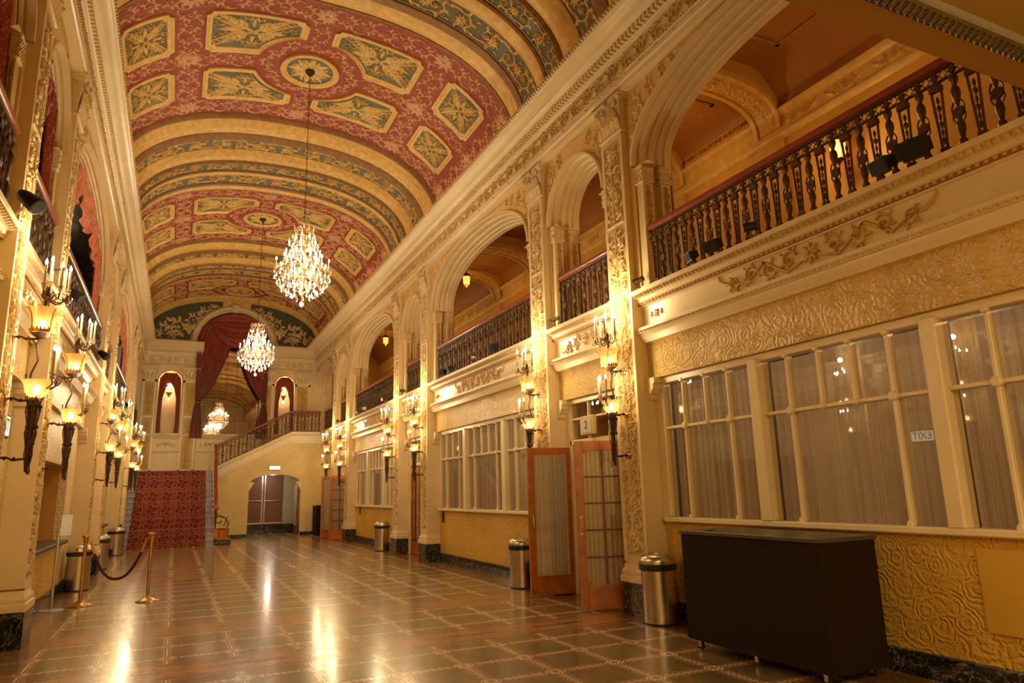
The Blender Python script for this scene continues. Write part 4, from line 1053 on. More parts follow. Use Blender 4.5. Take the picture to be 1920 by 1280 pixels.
    m = MB(); m.lathe([(.03, 3.0), (.06, 3.02), (.09, 3.045), (.03, 3.05)], 12, (X, 0, 0)); m.lathe([(.012, 3.05), (.012, 3.27), (.022, 3.29), (.012, 3.31), (.016, 3.36), (.03, 3.38), (.014, 3.40), (.014, 3.47), (.006, 3.50)], 10, (X, 0, 0))
    TC = [(X+.17, 0), (X+.12, .115), (X+.12, -.115), (X+.0, .165), (X+.0, -.165), (X+.02, 0)]
    for i, (x, y) in enumerate(TC[:5]):
        dx, dy = x-X, y; L = hypot(dx, dy); ux, uy = dx/L, dy/L
        m.tube([(X+ux*r, uy*r, z) for r, z in ((.01, 3.40), (.05, 3.36), (.10, 3.345), (.15, 3.365), (.165, 3.41), (.165, 3.44))], .008, 5)
        m.tube([(X+ux*r, uy*r, z) for r, z in ((.04, 3.37), (.06, 3.42), (.09, 3.43), (.10, 3.40), (.08, 3.385))], .006, 5)
        m.tube([(X+ux*r, uy*r, z) for r, z in ((.15, 3.365), (.19, 3.34), (.205, 3.36), (.195, 3.375))], .005, 4)
    m.tube([(X+.02, 0, 3.4), (X+.02, 0, 3.5)], .008, 5)
    ca = m.obj('candelabrum', BRONZE, t)
    for i, (x, y) in enumerate(TC): candle(x, y, 3.47 if i < 5 else 3.54, 3.66 if i < 5 else 3.74, ca)
    lamp('sconce_glow', (X+.06, 0, 3.95), 12.5, .045, WARM, t)
    lamp('sconce_glow', (X+.20, 0, 3.06), 7, .035, WARM, t)
    return t
SL = {1: ['bronze torch sconce nearest on the right, beside door plaque 2', 'bronze torch sconce above the left leaf of the open near doors', 'bronze torch sconce on the right, left of the middle brown door reveal', 'bronze torch sconce on the right, over the distant steel bin', 'bronze torch sconce on the right, just this side of the far folded doors', 'farthest bronze torch sconce of the right wall'],
      -1: ['largest bronze torch sconce, at the left picture edge', 'bronze torch sconce above the clear sign stand', 'third bronze torch sconce along the left wall', 'fourth bronze torch sconce along the left wall', 'fifth bronze torch sconce along the left wall', 'last bronze torch sconce on the left, beside the red stairs']}
sc = None
for sg in (1, -1):
    for i, lb in enumerate(SL[sg]):
        y = (A0 if i % 2 == 0 else B0)+PER*(i//2)+PW/2; loc = (XR if sg > 0 else XL, y, 0); rz = pi if sg > 0 else 0
        if sc is None: sc = make_sconce(lb); sc.location = loc; sc.rotation_euler = (0, 0, rz)
        else: clone(sc, loc, rz, lb)

# ---------------------------------------------------------------- chandeliers (local: z down from the ceiling medallion)
def make_chandelier(label):
    t = thing('crystal_chandelier', label, 'chandelier', (0, 0, 0), 0, 'crystal chandeliers on long chains')
    m = MB(); m.lathe([(.10, 9.70), (.09, 9.64), (.05, 9.60), (.02, 9.56)], 16); m.obj('canopy', BRONZE, t)
    m = MB(); z = 9.58; i = 0
    while z > 6.42:
        pts = [(.013*cos(a), 0, .032*sin(a)) if i % 2 else (0, .013*cos(a), .032*sin(a)) for a in [k*pi/4 for k in range(8)]]
        m.tube([(x, y, zz+z-.03) for x, y, zz in pts], .0035, 4, True); z -= .048; i += 1
    m.obj('chain', BRONZE, t, 0)
    m = MB(); m.lathe([(.01, 6.44), (.03, 6.40), (.02, 6.34), (.045, 6.28), (.02, 6.2), (.03, 6.05), (.06, 5.95), (.03, 5.85), (.05, 5.7), (.07, 5.6), (.03, 5.5), (.05, 5.35), (.02, 5.2), (.01, 5.05)], 12)
    for r, z in ((.17, 6.33), (.19, 6.02), (.42, 5.58), (.30, 5.38)):
        m.tube([(r*cos(a), r*sin(a), z) for a in [2*pi*k/28 for k in range(28)]], .008, 5, True)
    for k in range(8):
        a = k*pi/4; m.tube([(r*cos(a), r*sin(a), z) for r, z in ((.03, 6.38), (.12, 6.42), (.17, 6.33), (.14, 6.15), (.19, 6.02), (.24, 5.9), (.33, 5.72), (.42, 5.58), (.38, 5.46), (.30, 5.38), (.18, 5.25), (.03, 5.15))], .006, 4)
    fr = m.obj('gilt_frame', BRASS, t)
    for k in range(18):
        a = 2*pi*k/18; r = .47 if k % 2 else .34; z0 = 5.60 if k % 2 else 5.74; ca, sa = cos(a), sin(a)
        m = MB(); m.tube([(q*ca, q*sa, zz) for q, zz in ((.08, z0-.12), (r*.6, z0-.17), (r*.95, z0-.10), (r, z0-.02))], .006, 5); m.lathe([(.01, -.02), (.03, 0), (.026, .008), (.01, .01)], 8, (r*ca, r*sa, z0)); am = m.obj('arm', BRASS, t)
        m = MB(); m.lathe([(.010, .0), (.010, .14)], 7, (r*ca, r*sa, z0)); m.obj('candle', CANDLE, am)
        m = MB(); m.lathe([(.004, 0), (.012, .012), (.013, .024), (.007, .045), (.0005, .062)], 7, (r*ca, r*sa, z0+.14)); m.obj('flame_bulb', FLAMEC, am)
    # crystals
    def drop(m, x, y, z, L, w, n=6): m.lathe([(.001, 0), (w*.35, -L*.15), (w*.3, -L*.3), (w, -L*.72), (w*.75, -L*.9), (.001, -L)], n, (x, y, z), False)
    big = MB(); drop(big, 0, 0, 0, .10, .020)
    me = bpy.data.meshes.new('crystal_drop'); me.from_pydata(big.v, [], big.f); me.materials.append(CRYS); me.update()
    spots = []
    for r, z, n in ((.49, 5.48, 24), (.44, 5.38, 22), (.37, 5.28, 18), (.28, 5.20, 14), (.19, 5.14, 10), (.20, 6.28, 10)):
        for k in range(n): a = 2*pi*(k+.5*(n % 4))/n; spots.append((r*cos(a), r*sin(a), z+.02*sin(k*2.4)))
    for (x, y, z) in spots[:98]:
        o = bpy.data.objects.new('crystal_drop', me); COL.objects.link(o); o.parent = t; o.location = (x, y, z); o.rotation_euler = (0, 0, x*9)
    m = MB(); rnd = random.Random(3)
    for r, z, n, L, w in ((.50, 5.60, 26, .07, .013), (.40, 5.70, 24, .08, .014), (.30, 5.84, 18, .08, .014), (.24, 5.98, 16, .11, .017), (.20, 6.10, 14, .08, .014), (.16, 6.22, 12, .08, .013), (.18, 6.44, 10, .09, .013), (.10, 6.46, 7, .08, .012), (.25, 5.55, 16, .1, .016), (.35, 5.48, 18, .1, .016), (.12, 5.62, 10, .11, .017), (.13, 5.35, 10, .1, .016), (.12, 5.86, 9, .1, .016), (.3, 5.62, 16, .09, .015), (.22, 5.36, 12, .09, .016), (.2, 5.72, 12, .09, .016)):
        for k in range(n): a = 2*pi*k/n+rnd.random()*.2; drop(m, r*cos(a), r*sin(a), z+rnd.uniform(-.02, .02), L, w, 5)
    for k in range(12):     # bead swags
        a = 2*pi*k/12
        for j in range(14):
            q = j/13; rr = .19+(.47-.19)*q; zz = 6.0-(.40)*q-.10*sin(pi*q); m.lathe([(.001, -.008), (.008, 0), (.001, .008)], 5, (rr*cos(a), rr*sin(a), zz), False)
    for k in range(6):
        a = 2*pi*k/6+.2; m.lathe([(.001, .15), (.012, .10), (.022, .05), (.010, .02), (.016, 0), (.002, -.02)], 6, (.27*cos(a), .27*sin(a), 6.02), False)
    o = m.obj('crystal_strands', CRYS, t, 0); o['kind'] = 'stuff'
    m = MB(); m.lathe([(.001, 4.99), (.03, 4.975), (.045, 4.94), (.03, 4.905), (.001, 4.89)], 10); m.lathe([(.004, 5.15), (.004, 4.98)], 5); m.obj('ball_pendant', CRYS, t, 0)
    lamp('chandelier_glow', (0, 0, 6.0), 80, .10, (1, .82, .55), t); lamp('chandelier_glow', (0, 0, 5.2), 64, .10, (1, .82, .55), t)
    return t
ch = make_chandelier('large crystal chandelier hanging over the middle of the hall'); ch.location = (VC, 12.72, 0)
clone(ch, (VC, 20.95, 0), .3, 'smaller-looking crystal chandelier hanging before the red swag and mirror')

# ---------------------------------------------------------------- far wall
wf = struct(empty('wall_far'), 'end wall with lunette, niches and tall arched mirror')
def arch_panel(mb, x0, x1, z0, z1, cx, hw, zb, zs, y0, y1, n=18, r=None):
    # wall slab on plane y0 with an arched hole, reveal to y1
    r = r or hw
    C = [(cx-hw, zb)]+[(cx+hw*cos(pi-pi*i/n), zs+r*sin(pi-pi*i/n)) for i in range(n+1)]+[(cx+hw, zb)]
    mb.grid([[(x, y0, z1) for x, z in C[1:-1]], [(x, y0, z) for x, z in C[1:-1]]])
    mb.poly([(x0, y0, zb), (cx-hw, y0, zb), (cx-hw, y0, z1), (x0, y0, z1)]); mb.poly([(cx+hw, y0, zb), (x1, y0, zb), (x1, y0, z1), (cx+hw, y0, z1)])
    if zb > z0: mb.poly([(x0, y0, z0), (x1, y0, z0), (x1, y0, zb), (x0, y0, zb)])
    mb.grid([[(x, y0, z) for x, z in C], [(x, y1, z) for x, z in C]]); mb.poly([(cx-hw, y0, zb), (cx+hw, y0, zb), (cx+hw, y1, zb), (cx-hw, y1, zb)])
NX = ((-.43, .41), (3.93, .39)); AX, AR, AZ = 1.84, 1.42, 7.66
m = MB(); arch_panel(m, -2.0, .62, 0, 7.62, NX[0][0], NX[0][1], 4.02, 6.06, YF, YF+.45); arch_panel(m, 3.06, 5.9, 2.4, 7.62, NX[1][0], NX[1][1], 4.02, 6.06, YF, YF+.45)
m.box(4.8, 5.9, YF, YF+.1, 0, 2.5); m.box(.62, 3.06, YF, YF+.1, 0, 4.0) if 0 else m.box(.62, 3.06, YF, YF+.1, 2.4, 4.0)
m.box(-2, 2.5, YF, YF+.1, 0, 2.5)
m.obj('plaster', CREAM, wf, 0)
m = MB(); arch_panel(m, -2.2, 6.0, 7.62, 10.2, AX, AR, 7.62, AZ, YF+.02, YF+.5, 30); m.obj('lunette', VGOLD, wf, 0)
for cx, hw in NX:
    m = MB(); m.box(cx-hw-.02, cx+hw+.02, YF+.43, YF+.46, 3.9, 6.6); m.obj('niche_back', paint('pale_niche_plaster', (.74, .60, .38), .5, 0, .06, 2), wf, 0)
def ring(prof, cx, cz, y, name, mat, parent, a0=0, a1=pi, n=40, zb=None):
    m = MB(); rows = []
    for r, d in prof:
        row = [(cx+r*cos(a0+(a1-a0)*i/n), y-d, cz+r*sin(a0+(a1-a0)*i/n)) for i in range(n+1)]
        if zb is not None: row = [(row[0][0], row[0][1], zb)]+row+[(row[-1][0], row[-1][1], zb)]
        rows.append(row)
    m.grid(rows); return m.obj(name, mat, parent, 40)
ring([(1.40, -.1), (1.40, .05), (1.43, .08), (1.47, .08), (1.49, .05), (1.53, .05), (1.55, .09), (1.60, .10), (1.62, .04), (1.62, 0)], AX, AZ, YF, 'arch_moulding', CREAM2, wf)
m = MB(); m.box(AX-.12, AX+.12, YF-.16, YF, AZ+1.36, AZ+1.68); m.cbox(AX-.15, AX+.15, YF-.18, YF, AZ+1.62, AZ+1.70, .02); m.obj('keystone', CREAM2, wf, 0)
for cx, hw in NX: ring([(hw, 0), (hw, .03), (hw+.03, .04), (hw+.05, .02), (hw+.06, 0)], cx, 6.06, YF, 'niche_moulding', CREAM2, wf, zb=4.02)
# lunette blue fields with gilt scrolls
for s in (1, -1):
    m = MB(); C = []
    P = []
    for i in range(15):
        x = 1.72+1.52*i/14; P.append((x, 1))
    lo, hi = [], []
    for x, _ in P:
        t = min(.995, x/VA); top = VZ+VB*(1-t**VE)**(1/VE)-.20
        bot = max(7.78, AZ+sqrt(max(0, 1.70**2-x*x)) if x < 1.70 else 7.78); lo.append((VC+s*x, YF, bot)); hi.append((VC+s*x, YF, max(top, bot)))
    xs0 = [0.55+.13*i for i in range(9)]
    L2, H2 = [], []
    for x in xs0:
        L2.append((VC+s*x, YF, AZ+sqrt(1.70**2-x*x))); t = x/VA; H2.append((VC+s*x, YF, max(VZ+VB*(1-t**VE)**(1/VE)-.20, L2[-1][2]+.005)))
    m.m = lambda x, y, z: (x, y-.0, z); m.grid([L2+lo, H2+hi]); o = m.obj('lunette_field', paint('dark_green_blue_ground', (.09, .10, .055), .6, 0, .2, 5), wf, 0)
    g = MB(lambda u, v, h, s=s: (VC+s*u, YF-.004-h, v))
    for u, v, r in ((2.62, 8.12, .30), (2.15, 8.28, .34), (3.02, 8.0, .20), (1.62, 8.62, .24), (1.26, 8.98, .19), (.95, 9.22, .12)): spiral(g, u, v, r, -pi*.6, 1 if u < 2.4 else -1, 1.5, r*.15, .04, 7, None, 18)
    for u, v, a, L in ((1.75, 8.0, 1.2, .55), (1.72, 8.2, 1.9, .4), (1.95, 7.9, .5, .4), (2.4, 8.5, .4, .35), (3.1, 8.0, .3, .3), (1.5, 8.9, 2.4, .4), (1.0, 9.25, 2.8, .35)): leaf(g, u, v, a, L, .10, .8, .04); leaf(g, u, v, a+.6, L*.7, .09, -.8, .04)
    g.obj('lunette_relief', ORNC, wf, 60)
# far entablatures
def far_ent(x0, x1, inner):
    P = [(.1, 6.62), (-.05, 6.62), (-.05, 6.70), (-.08, 6.72), (-.05, 6.76), (-.02, 6.78), (-.02, 7.10), (-.06, 7.14), (-.09, 7.18), (-.09, 7.26), (-.17, 7.27), (-.20, 7.31), (-.30, 7.36), (-.40, 7.46), (-.43, 7.50), (-.48, 7.54), (-.48, 7.64), (.3, 7.66)]
    m = MB(); m.grid([[(x, YF+d, z) for d, z in P] for x in (x0, x1)])
    xe = x1 if inner > 0 else x0
    m.poly([(xe, YF+d, z) for d, z in P]); o = m.obj('far_entablature', CREAM2, wf, 40)
    g = MB(lambda u, v, h: (u, YF-.02-h, v)); c = (x0+x1)/2
    for s in (1, -1):
        T = lambda a, b, s=s: (c+s*a, b); rinceau(g, .06, (x1-x0)/2-.12, 6.94, .27, .03, T, 4, .36)
    rosette(g, c, 6.94, .1, 8, .04); g.obj('frieze_relief', ORNC, o, 60)
    d = MB(); i = x0
    while i < x1: d.box(i, i+.05, YF-.14, YF-.08, 7.19, 7.25); i += .09
    d.obj('dentil_row', CREAM, o, 0)
far_ent(-1.75, .70, 1); far_ent(2.96, 5.6, -1)
# far pilasters
for i, (x0, x1) in enumerate(((-1.40, -.90), (.03, .60), (2.93, 3.48), (4.34, 4.96))):
    o = thing('pilaster', ['cream end wall pilaster with gold panel, left of the left niche', 'cream end wall pilaster with gold panel, between the left niche and red drape', 'cream end wall pilaster with gold panel, between the red drape and right niche', 'cream end wall pilaster with gold panel, right of the right niche'][i], 'pilaster', ((x0+x1)/2, YF, 0), 0, 'end wall pilasters')
    h = (x1-x0)/2; m = MB(); zb = 2.52
    m.grid([[(-h, 0, z), (-h, -.10, z), (-h+.07, -.10, z), (-h+.09, -.085, z), (h-.09, -.085, z), (h-.07, -.10, z), (h, -.10, z), (h, 0, z)] for z in (zb, 6.10)]); m.box(-h, h, -.10, 0, 6.02, 6.12); m.box(-h, h, -.10, 0, zb, zb+.08); m.box(-h+.05, h-.05, -.1, 0, 4.62, 4.68); m.obj('shaft', CREAM2, o, 20)
    m = MB(); m.box(-h+.09, h-.09, -.09, -.08, zb+.08, 6.02); m.obj('panel_ground', PGOLD, o, 0)
    g = MB(lambda u, v, hh: (u, -.09-hh, v)); arabesque(g, 0, zb+.12, 4.58, .33, .02, i); g.obj('carved_relief', ORNG, o, 60)
    g = MB(lambda u, v, hh: (u, -.09-hh, v)); arabesque(g, 0, 4.72, 6.0, .33, .02, i+1); g.obj('carved_relief', ORNG, o, 60)
    m = MB(); m.grid([[(-h-e, 0, z), (-h-e, -.10-e, z), (h+e, -.10-e, z), (h+e, 0, z)] for e, z in ((0, 6.1), (.02, 6.11), (.02, 6.14), (0, 6.15), (.01, 6.4), (.05, 6.54), (.07, 6.56), (.07, 6.62))]); c = m.obj('capital', CREAM2, o, 40)
    g = MB(lambda u, v, hh: (u, -.115-hh, v))
    for s in (1, -1):
        spiral(g, s*(h-.05), 6.48, .075, pi/2, -s, 1.4, .02, .05, 0, None, 12, False)
        for u in (.05, .16): leaf(g, s*u, 6.16, pi/2-s*.05, .22, .09, -s*.5, .04); leaf(g, s*u*1.3, 6.28, pi/2-s*.1, .2, .07, -s*.7, .04)
    rosette(g, 0, 6.5, .06, 6, .05); g.obj('acanthus_leaves', ORNC, c, 60)
# dado under the mirror and niches
m = MB(); P = [(0, 3.98), (-.14, 3.98), (-.15, 3.94), (-.12, 3.90), (-.09, 3.88), (-.06, 3.82), (-.05, 3.80), (0, 3.79)]
m.grid([[(x, YF+d, z) for d, z in P] for x in (-1.6, 5.4)]); m.grid([[(x, YF+d, z) for d, z in [(0, 3.36), (-.05, 3.35), (-.06, 3.30), (-.03, 3.27), (0, 3.26)]] for x in (-1.6, 5.4)]); m.obj('dado_rail', CREAM2, wf, 40)
g = MB(lambda u, v, h: (u, YF-.002-h, v))
for c, w in ((-.43, .33), (1.15, .4), (1.76, .2), (2.4, .4), (3.93, .33)):
    for s in (1, -1):
        T = lambda a, b, s=s, c=c: (c+s*a, b); spiral(g, w*.35, 3.57, .085, pi, -1, 1.2, .022, .02, 4, T); spiral(g, w*.8, 3.56, .065, -pi*.7, 1, 1.2, .018, .02, 3, T)
    rosette(g, c, 3.58, .06, 6, .03)
g.obj('dado_relief', ORNG, wf, 60)
# mirror
m = MB(); C = [(AX-1.36, 4.0)]+[(AX+AR*cos(pi-pi*i/24), AZ+AR*sin(pi-pi*i/24)) for i in range(25)]+[(AX+1.36, 4.0)]
C = [(max(.66, min(3.02, x)) if z < 7.6 else x, z) for x, z in C]
m.poly([(x, YF+.16, z) for x, z in C]); mr = tag(m.obj('mirror', MIRR, None, 0), 'tall arched antique mirror framed by red drapes on the end wall', 'mirror')
m = MB()
for i in range(6): x = .66+.39*i+.2; m.box(x-.008, x+.008, YF+.15, YF+.16, 4.0, 8.6)
z = 4.55
while z < 8.6: m.box(.66, 3.02, YF+.15, YF+.16, z-.008, z+.008); z += .56
m.obj('joint_lines', BRONZE, mr, 0)
m = MB(); z = 4.55
while z < 7.6:
    for i in range(6): m.lathe([(.018, 0), (.012, .012), (.001, .016)], 8, (.66+.39*i+.2, YF+.145, z), False, 'y') if 0 else m.box(.86+.39*i-.014, .86+.39*i+.014, YF+.14, YF+.152, z-.014, z+.014)
    z += .56
m.obj('glazing_stud', BRONZE, mr, 0)
# red drapes round the mirror
dr = thing('drapery', 'red damask swag and tied side drapes around the arched mirror', 'drapes', (0, 0, 0))
def drape_side(s, nm):
    # keyed rows: z, outer x, inner x (distance from arch centre), depth
    K = [(9.02, .30, -.55, 0), (8.7, .95, -.40, .05), (8.3, 1.25, -.16, .08), (7.9, 1.38, .05, .10), (7.4, 1.40, .20, .14), (6.8, 1.38, .42, .16), (6.2, 1.36, .66, .18), (5.7, 1.36, .92, .18), (5.35, 1.34, 1.14, .16), (5.2, 1.33, 1.18, .14), (5.0, 1.38, 1.12, .14), (4.6, 1.42, 1.06, .16), (4.1, 1.46, 1.02, .16), (3.82, 1.48, 1.02, .16)]
    m = MB(); rows = []; N = 64
    for z, xo, xi, d in K:
        row = []
        for i in range(N+1):
            t = i/N; w = abs(xo-xi); am = .035+.02*min(w, 1)
            x = xo+(xi-xo)*t; y = YF-.02-d-am*(sin(t*2*pi*9+z*.3)+.4*sin(t*2*pi*21+z))
            row.append((AX+s*x, y, z+.14*t*(1 if z > 5.3 else 0)*(-1)*min(1, (z-5.2)) if z > 5.3 else z))
        rows.append(row)
    m.grid(rows); return m.obj(nm, DRAPE, dr, 60)
drape_side(-1, 'side_drape'); drape_side(1, 'side_drape')
m = MB(); rows = []
for j in range(25):
    q = j/24; row = []
    for i in range(33):
        t = i/16-1; zt = AZ+1.36*sqrt(max(0, 1-(t*.72)**2))-.02; sag = (1-t*t)
        z = zt-q*(.25+1.25*sag*1.0)*1.0; row.append((AX+.05+t*.98*(1-.1*q), YF-.14-.05*sin(q*2*pi*7)*(.4+.6*sag)-.06*q, z))
    rows.append(row)
m.grid(rows); m.obj('swag', DRAPE, dr, 60)
for s in (1, -1):
    m = MB(); m.tube([(AX+s*1.33, YF-.14, 5.22), (AX+s*1.26, YF-.26, 5.21), (AX+s*1.14, YF-.22, 5.25), (AX+s*1.12, YF-.1, 5.3)], .02, 6); m.obj('tie_back', BRASS, dr)
# niche drapes and sconces
for i, (cx, hw) in enumerate(NX):
    t = thing('drapery', ('red drape lining the left niche of the end wall', 'red drape lining the right niche of the end wall')[i], 'drapes', (cx, YF, 0), 0, 'niche drapes')
    for s in (1, -1):
        m = MB(); rows = []
        for z, wi in ((6.06+.35, .75), (6.2, .95), (6.0, .42), (5.8, .26), (5.4, .17), (4.9, .15), (4.4, .15), (4.02, .17)):
            xo = hw*.98 if z <= 6.06 else sqrt(max(.001, hw**2-(z-6.06)**2))*.98
            w = min(wi*hw*1.6, xo) if z > 6.06 else min(wi, xo)
            rows.append([(s*(xo-w*q/14), .02+.022*sin(q*2.3), z) for q in range(15)])
        m.grid(rows); m.obj('side_drape', DRAPE, t, 60)
    w = thing('niche_sconce', ('gilt candle sconce glowing in the left draped niche', 'gilt candle sconce glowing in the right draped niche')[i], 'wall sconce', (cx-.03, YF+.16, 0), 0, 'niche sconces')
    m = MB(); m.lathe([(.001, 5.42), (.03, 5.46), (.05, 5.52), (.10, 5.58), (.12, 5.64), (.05, 5.72), (.03, 5.80), (.012, 5.86), (.001, 5.9)], 10); 
    for k in range(5):
        a = pi*(1.05+.225*k*.9); r = .25 if k % 2 == 0 else .2
        m.tube([(q*cos(a), q*sin(a)*.6, z) for q, z in ((.03, 5.64), (.13, 5.60), (r, 5.66), (r, 5.74))], .008, 5); m.lathe([(.01, -.02), (.028, 0), (.01, .006)], 7, (r*cos(a), r*sin(a)*.6, 5.76))
    m.tube([(0, .27, 5.64), (0, 0, 5.64)], .012, 5)
    m.obj('gilt_body', BRASS, w)
    for k in range(5):
        a = pi*(1.05+.225*k*.9); r = .25 if k % 2 == 0 else .2
        m = MB(); m.lathe([(.010, 0), (.010, .13)], 6, (r*cos(a), r*sin(a)*.6, 5.77)); c = m.obj('candle', CANDLE, w)
        m = MB(); m.lathe([(.004, 0), (.014, .014), (.014, .026), (.008, .05), (.001, .07)], 7, (r*cos(a), r*sin(a)*.6, 5.90)); m.obj('flame_bulb', FLAME, c)
    m = MB(); m.lathe([(.001, 5.34), (.024, 5.36), (.03, 5.39), (.001, 5.43)], 8); m.obj('globe', CUPB, w)
    lamp('sconce_glow', (0, -.06, 6.05), 5, .05, (1, .66, .28), w)

# ---------------------------------------------------------------- stairs
ST0, NST = 25.32, 14; RUN, RIS = (29.1-ST0)/NST, 2.506/NST
st = thing('staircase', 'wide straight stair with red patterned carpet and marble step ends', 'stairs', (0, 0, 0))
for i in range(NST):
    m = MB(); y = ST0+RUN*i; m.box(XL-.2, 1.24, y, min(y+RUN*2, 29.2), max(0, RIS*(i-1)), RIS*(i+1)-.03); m.cbox(XL-.24, 1.25, y-.02, y+RUN+.02, RIS*(i+1)-.035, RIS*(i+1), .006); m.obj('step', paint('lilac_grey_marble', (.34, .31, .36), .3, 0, .25, 6) if i == 0 else bpy.data.materials['lilac_grey_marble'], st, 0)
m = MB(); rows = []
P = []
for i in range(NST):
    y = ST0+RUN*i; P += [(y-.03, RIS*i+.002), (y-.032, RIS*(i+1)-.01), (y-.02, RIS*(i+1)+.008), (y+RUN-.03, RIS*(i+1)+.008)]
P.append((YF-.2, RIS*NST+.008))
m.grid([[(x, y, z) for y, z in P] for x in (-1.22, 1.0)]); m.obj('carpet', CARP, st, 20)
m = MB(); m.box(XL-.2, 5.6, 29.15, YF, 2.35, 2.49); m.obj('landing', CREAM, st, 0)
m = MB()
for i in range(9): m.box(1.5+.3*i, 5.3, 29.3, YF, 2.49, 2.49+.165*(i+1))
m.obj('upper_flight', CREAM, st, 0)
m = MB()    # dark stepped skirting on the left
for i in range(NST): m.box(XL-.24, XL-.02, ST0+RUN*i, ST0+RUN*(i+1)+.01, RIS*i, RIS*(i+1)+.22)
m.obj('marble_stringer', MARB, st, 0)
m = MB()    # right stringer wall of the main flight
m.grid([[(x, ST0+.35, 0), (x, ST0+.35, .30), (x, 29.12, 2.62), (x, 29.12, 0)] for x in (1.24, 1.40)], True); m.poly([(1.24, ST0+.35, 0), (1.24, ST0+.35, .30), (1.24, 29.12, 2.62), (1.24, 29.12, 0)]); m.obj('stringer', CREAM, st, 0)
m = MB(); m.cbox(1.02, 1.78, ST0+.12, ST0+1.05, 0, .14, .02); nw = thing('newel_post', 'carved wooden stair newel with iron scrollwork on a black marble plinth', 'newel post', (0, 0, 0)); m.obj('plinth', MARB, nw, 30)
m = MB(); m.cbox(1.20, 1.66, ST0+.30, ST0+.85, .14, .50, .03); m.lathe([(.24, 0), (.25, .03), (.23, .06), (.23, .33), (.25, .36)], 18, (1.50, ST0+.50, .14)); m.obj('wood_base', WOOD, nw, 30)
m = MB()
for s_ in range(2):
    o = .04*s_; m.tube([(1.28+.22*(1-k/20)*cos(k*.45-1)+.14, ST0+.45+o, .76+.20*(1-k/20)*sin(k*.45-1)) for k in range(18)], .016, 5)
m.tube([(1.30, ST0+.45, .52), (1.26, ST0+.5, .75), (1.33, ST0+.5, .95), (1.27, ST0+.5, 1.15)], [.03, .022, .03, .025], 6); m.tube([(1.66, ST0+.45, .52), (1.70, ST0+.45, .68), (1.62, ST0+.45, .80), (1.68, ST0+.45, .90)], [.02, .018, .014, .01], 6)
m.tube([(1.35, ST0+.5, .95), (1.48, ST0+.45, .86), (1.6, ST0+.45, .84)], .014, 5); m.obj('iron_scrollwork', IRON, nw)
m = MB(); m.lathe([(.05, 1.10), (.085, 1.13), (.09, 1.18), (.06, 1.22), (.05, 1.24)], 12, (1.31, ST0+.55, 0)); m.obj('rail_volute', WOOD, nw)
balustrade('iron balustrade with wooden handrail climbing beside the red carpet', (1.31, ST0+.55, .42), (1.31, 29.05, 2.66), 'stair balustrades')
balustrade('iron balustrade sloping up over the arched passage', (1.36, 29.22, 2.66), (4.08, 29.22, 4.02), 'stair balustrades')
balustrade('short level iron balustrade at the stair head beside the right arcade', (4.10, 29.22, 4.02), (5.24, 29.22, 4.02), 'stair balustrades')
# stringer wall with the arched passage
ws = struct(empty('wall_stair'), 'cream wall under the upper stair flight with an arched passage')
OX0, OX1, OZ, OT = 2.58, 4.53, 1.98, 2.33
def topz(x): return 2.62+(x-1.36)*(3.97-2.62)/(4.08-1.36) if x < 4.08 else 3.97
Y0 = 29.1
m = MB(); n = 16
C = [(OX0+(OX1-OX0)*i/n, OZ+(OT-OZ)*(1-(2*i/n-1)**2)**.5) for i in range(n+1)]
m.grid([[(x, Y0, topz(x)) for x, z in C], [(x, Y0, z) for x, z in C], [(x, Y0+.3, z) for x, z in C]])
for a, b in ((1.24, OX0), (OX1, 5.6)):
    xs = [a+(b-a)*i/8 for i in range(9)]; m.grid([[(x, Y0, topz(x)) for x in xs], [(x, Y0, 0) for x in xs]])
for x in (OX0, OX1): m.poly([(x, Y0, 0), (x, Y0+.3, 0), (x, Y0+.3, OZ), (x, Y0, OZ)])
m.obj('plaster', stucco('pale_flat_stucco', (.78, .58, .25), .42, .35, 3.), ws, 0)
m = MB(); PR = [(0, -.42), (-.02, -.41), (-.02, -.36), (-.04, -.35), (-.03, -.12), (-.06, -.10), (-.08, -.05), (-.09, 0), (-.09, .03), (.25, .03)]
m.grid([[(x, Y0+d, topz(x)+z) for d, z in PR] for x in (1.24, 4.08, 5.5)]); m.obj('sloping_moulding', CREAM2, ws, 25)
m = MB(); m.box(1.42, OX0, Y0-.04, Y0, 0, .12); m.box(OX1, 5.4, Y0-.04, Y0, 0, .12); m.obj('marble_skirting', MARB, ws, 0)
for q, s in ((OX0, 1), (OX1, -1)):
    m = MB(); P = [(0, 2.05), (.17, 2.05), (.16, 1.98), (.12, 1.95), (.11, 1.88), (.06, 1.84), (.05, 1.78), (0, 1.72)]
    a = [(q+s*x, Y0-.02, z) for x, z in P]; b = [(q+s*x, Y0+.28, z) for x, z in P]; m.grid([a, b], True); m.poly(a); m.obj('corbel', CREAM2, ws, 25)
m = MB(); m.box(2.4, 2.5, Y0+.3, 32, 0, 2.5); m.box(5.5, 5.6, Y0+.3, 32, 0, 2.5); m.box(2.4, 5.6, Y0+.3, 32, 2.42, 2.48); m.box(2.4, 5.6, 31.95, 32.05, 0, 2.5); m.obj('passage_lining', paint('grey_cream_passage_wall', (.50, .42, .28), .5, 0, .05, 1), ws, 0)
m = MB(); m.box(2.5, 5.5, 31.2, 31.95, 0, .17); m.box(2.5, 5.5, 31.5, 31.95, .17, .35); m.obj('marble_step', MARB, ws, 0)
lamp('passage_glow', (3.6, 30.6, 2.3), 12, .1, (1, .85, .65))
m = MB(); m.cbox(3.27, 3.72, Y0-.05, Y0-.002, 2.50, 2.68, .01); sg_ = tag(m.obj('passage_sign', BRASS, None, 0), 'small lit sign panel above the arched passage', 'sign')
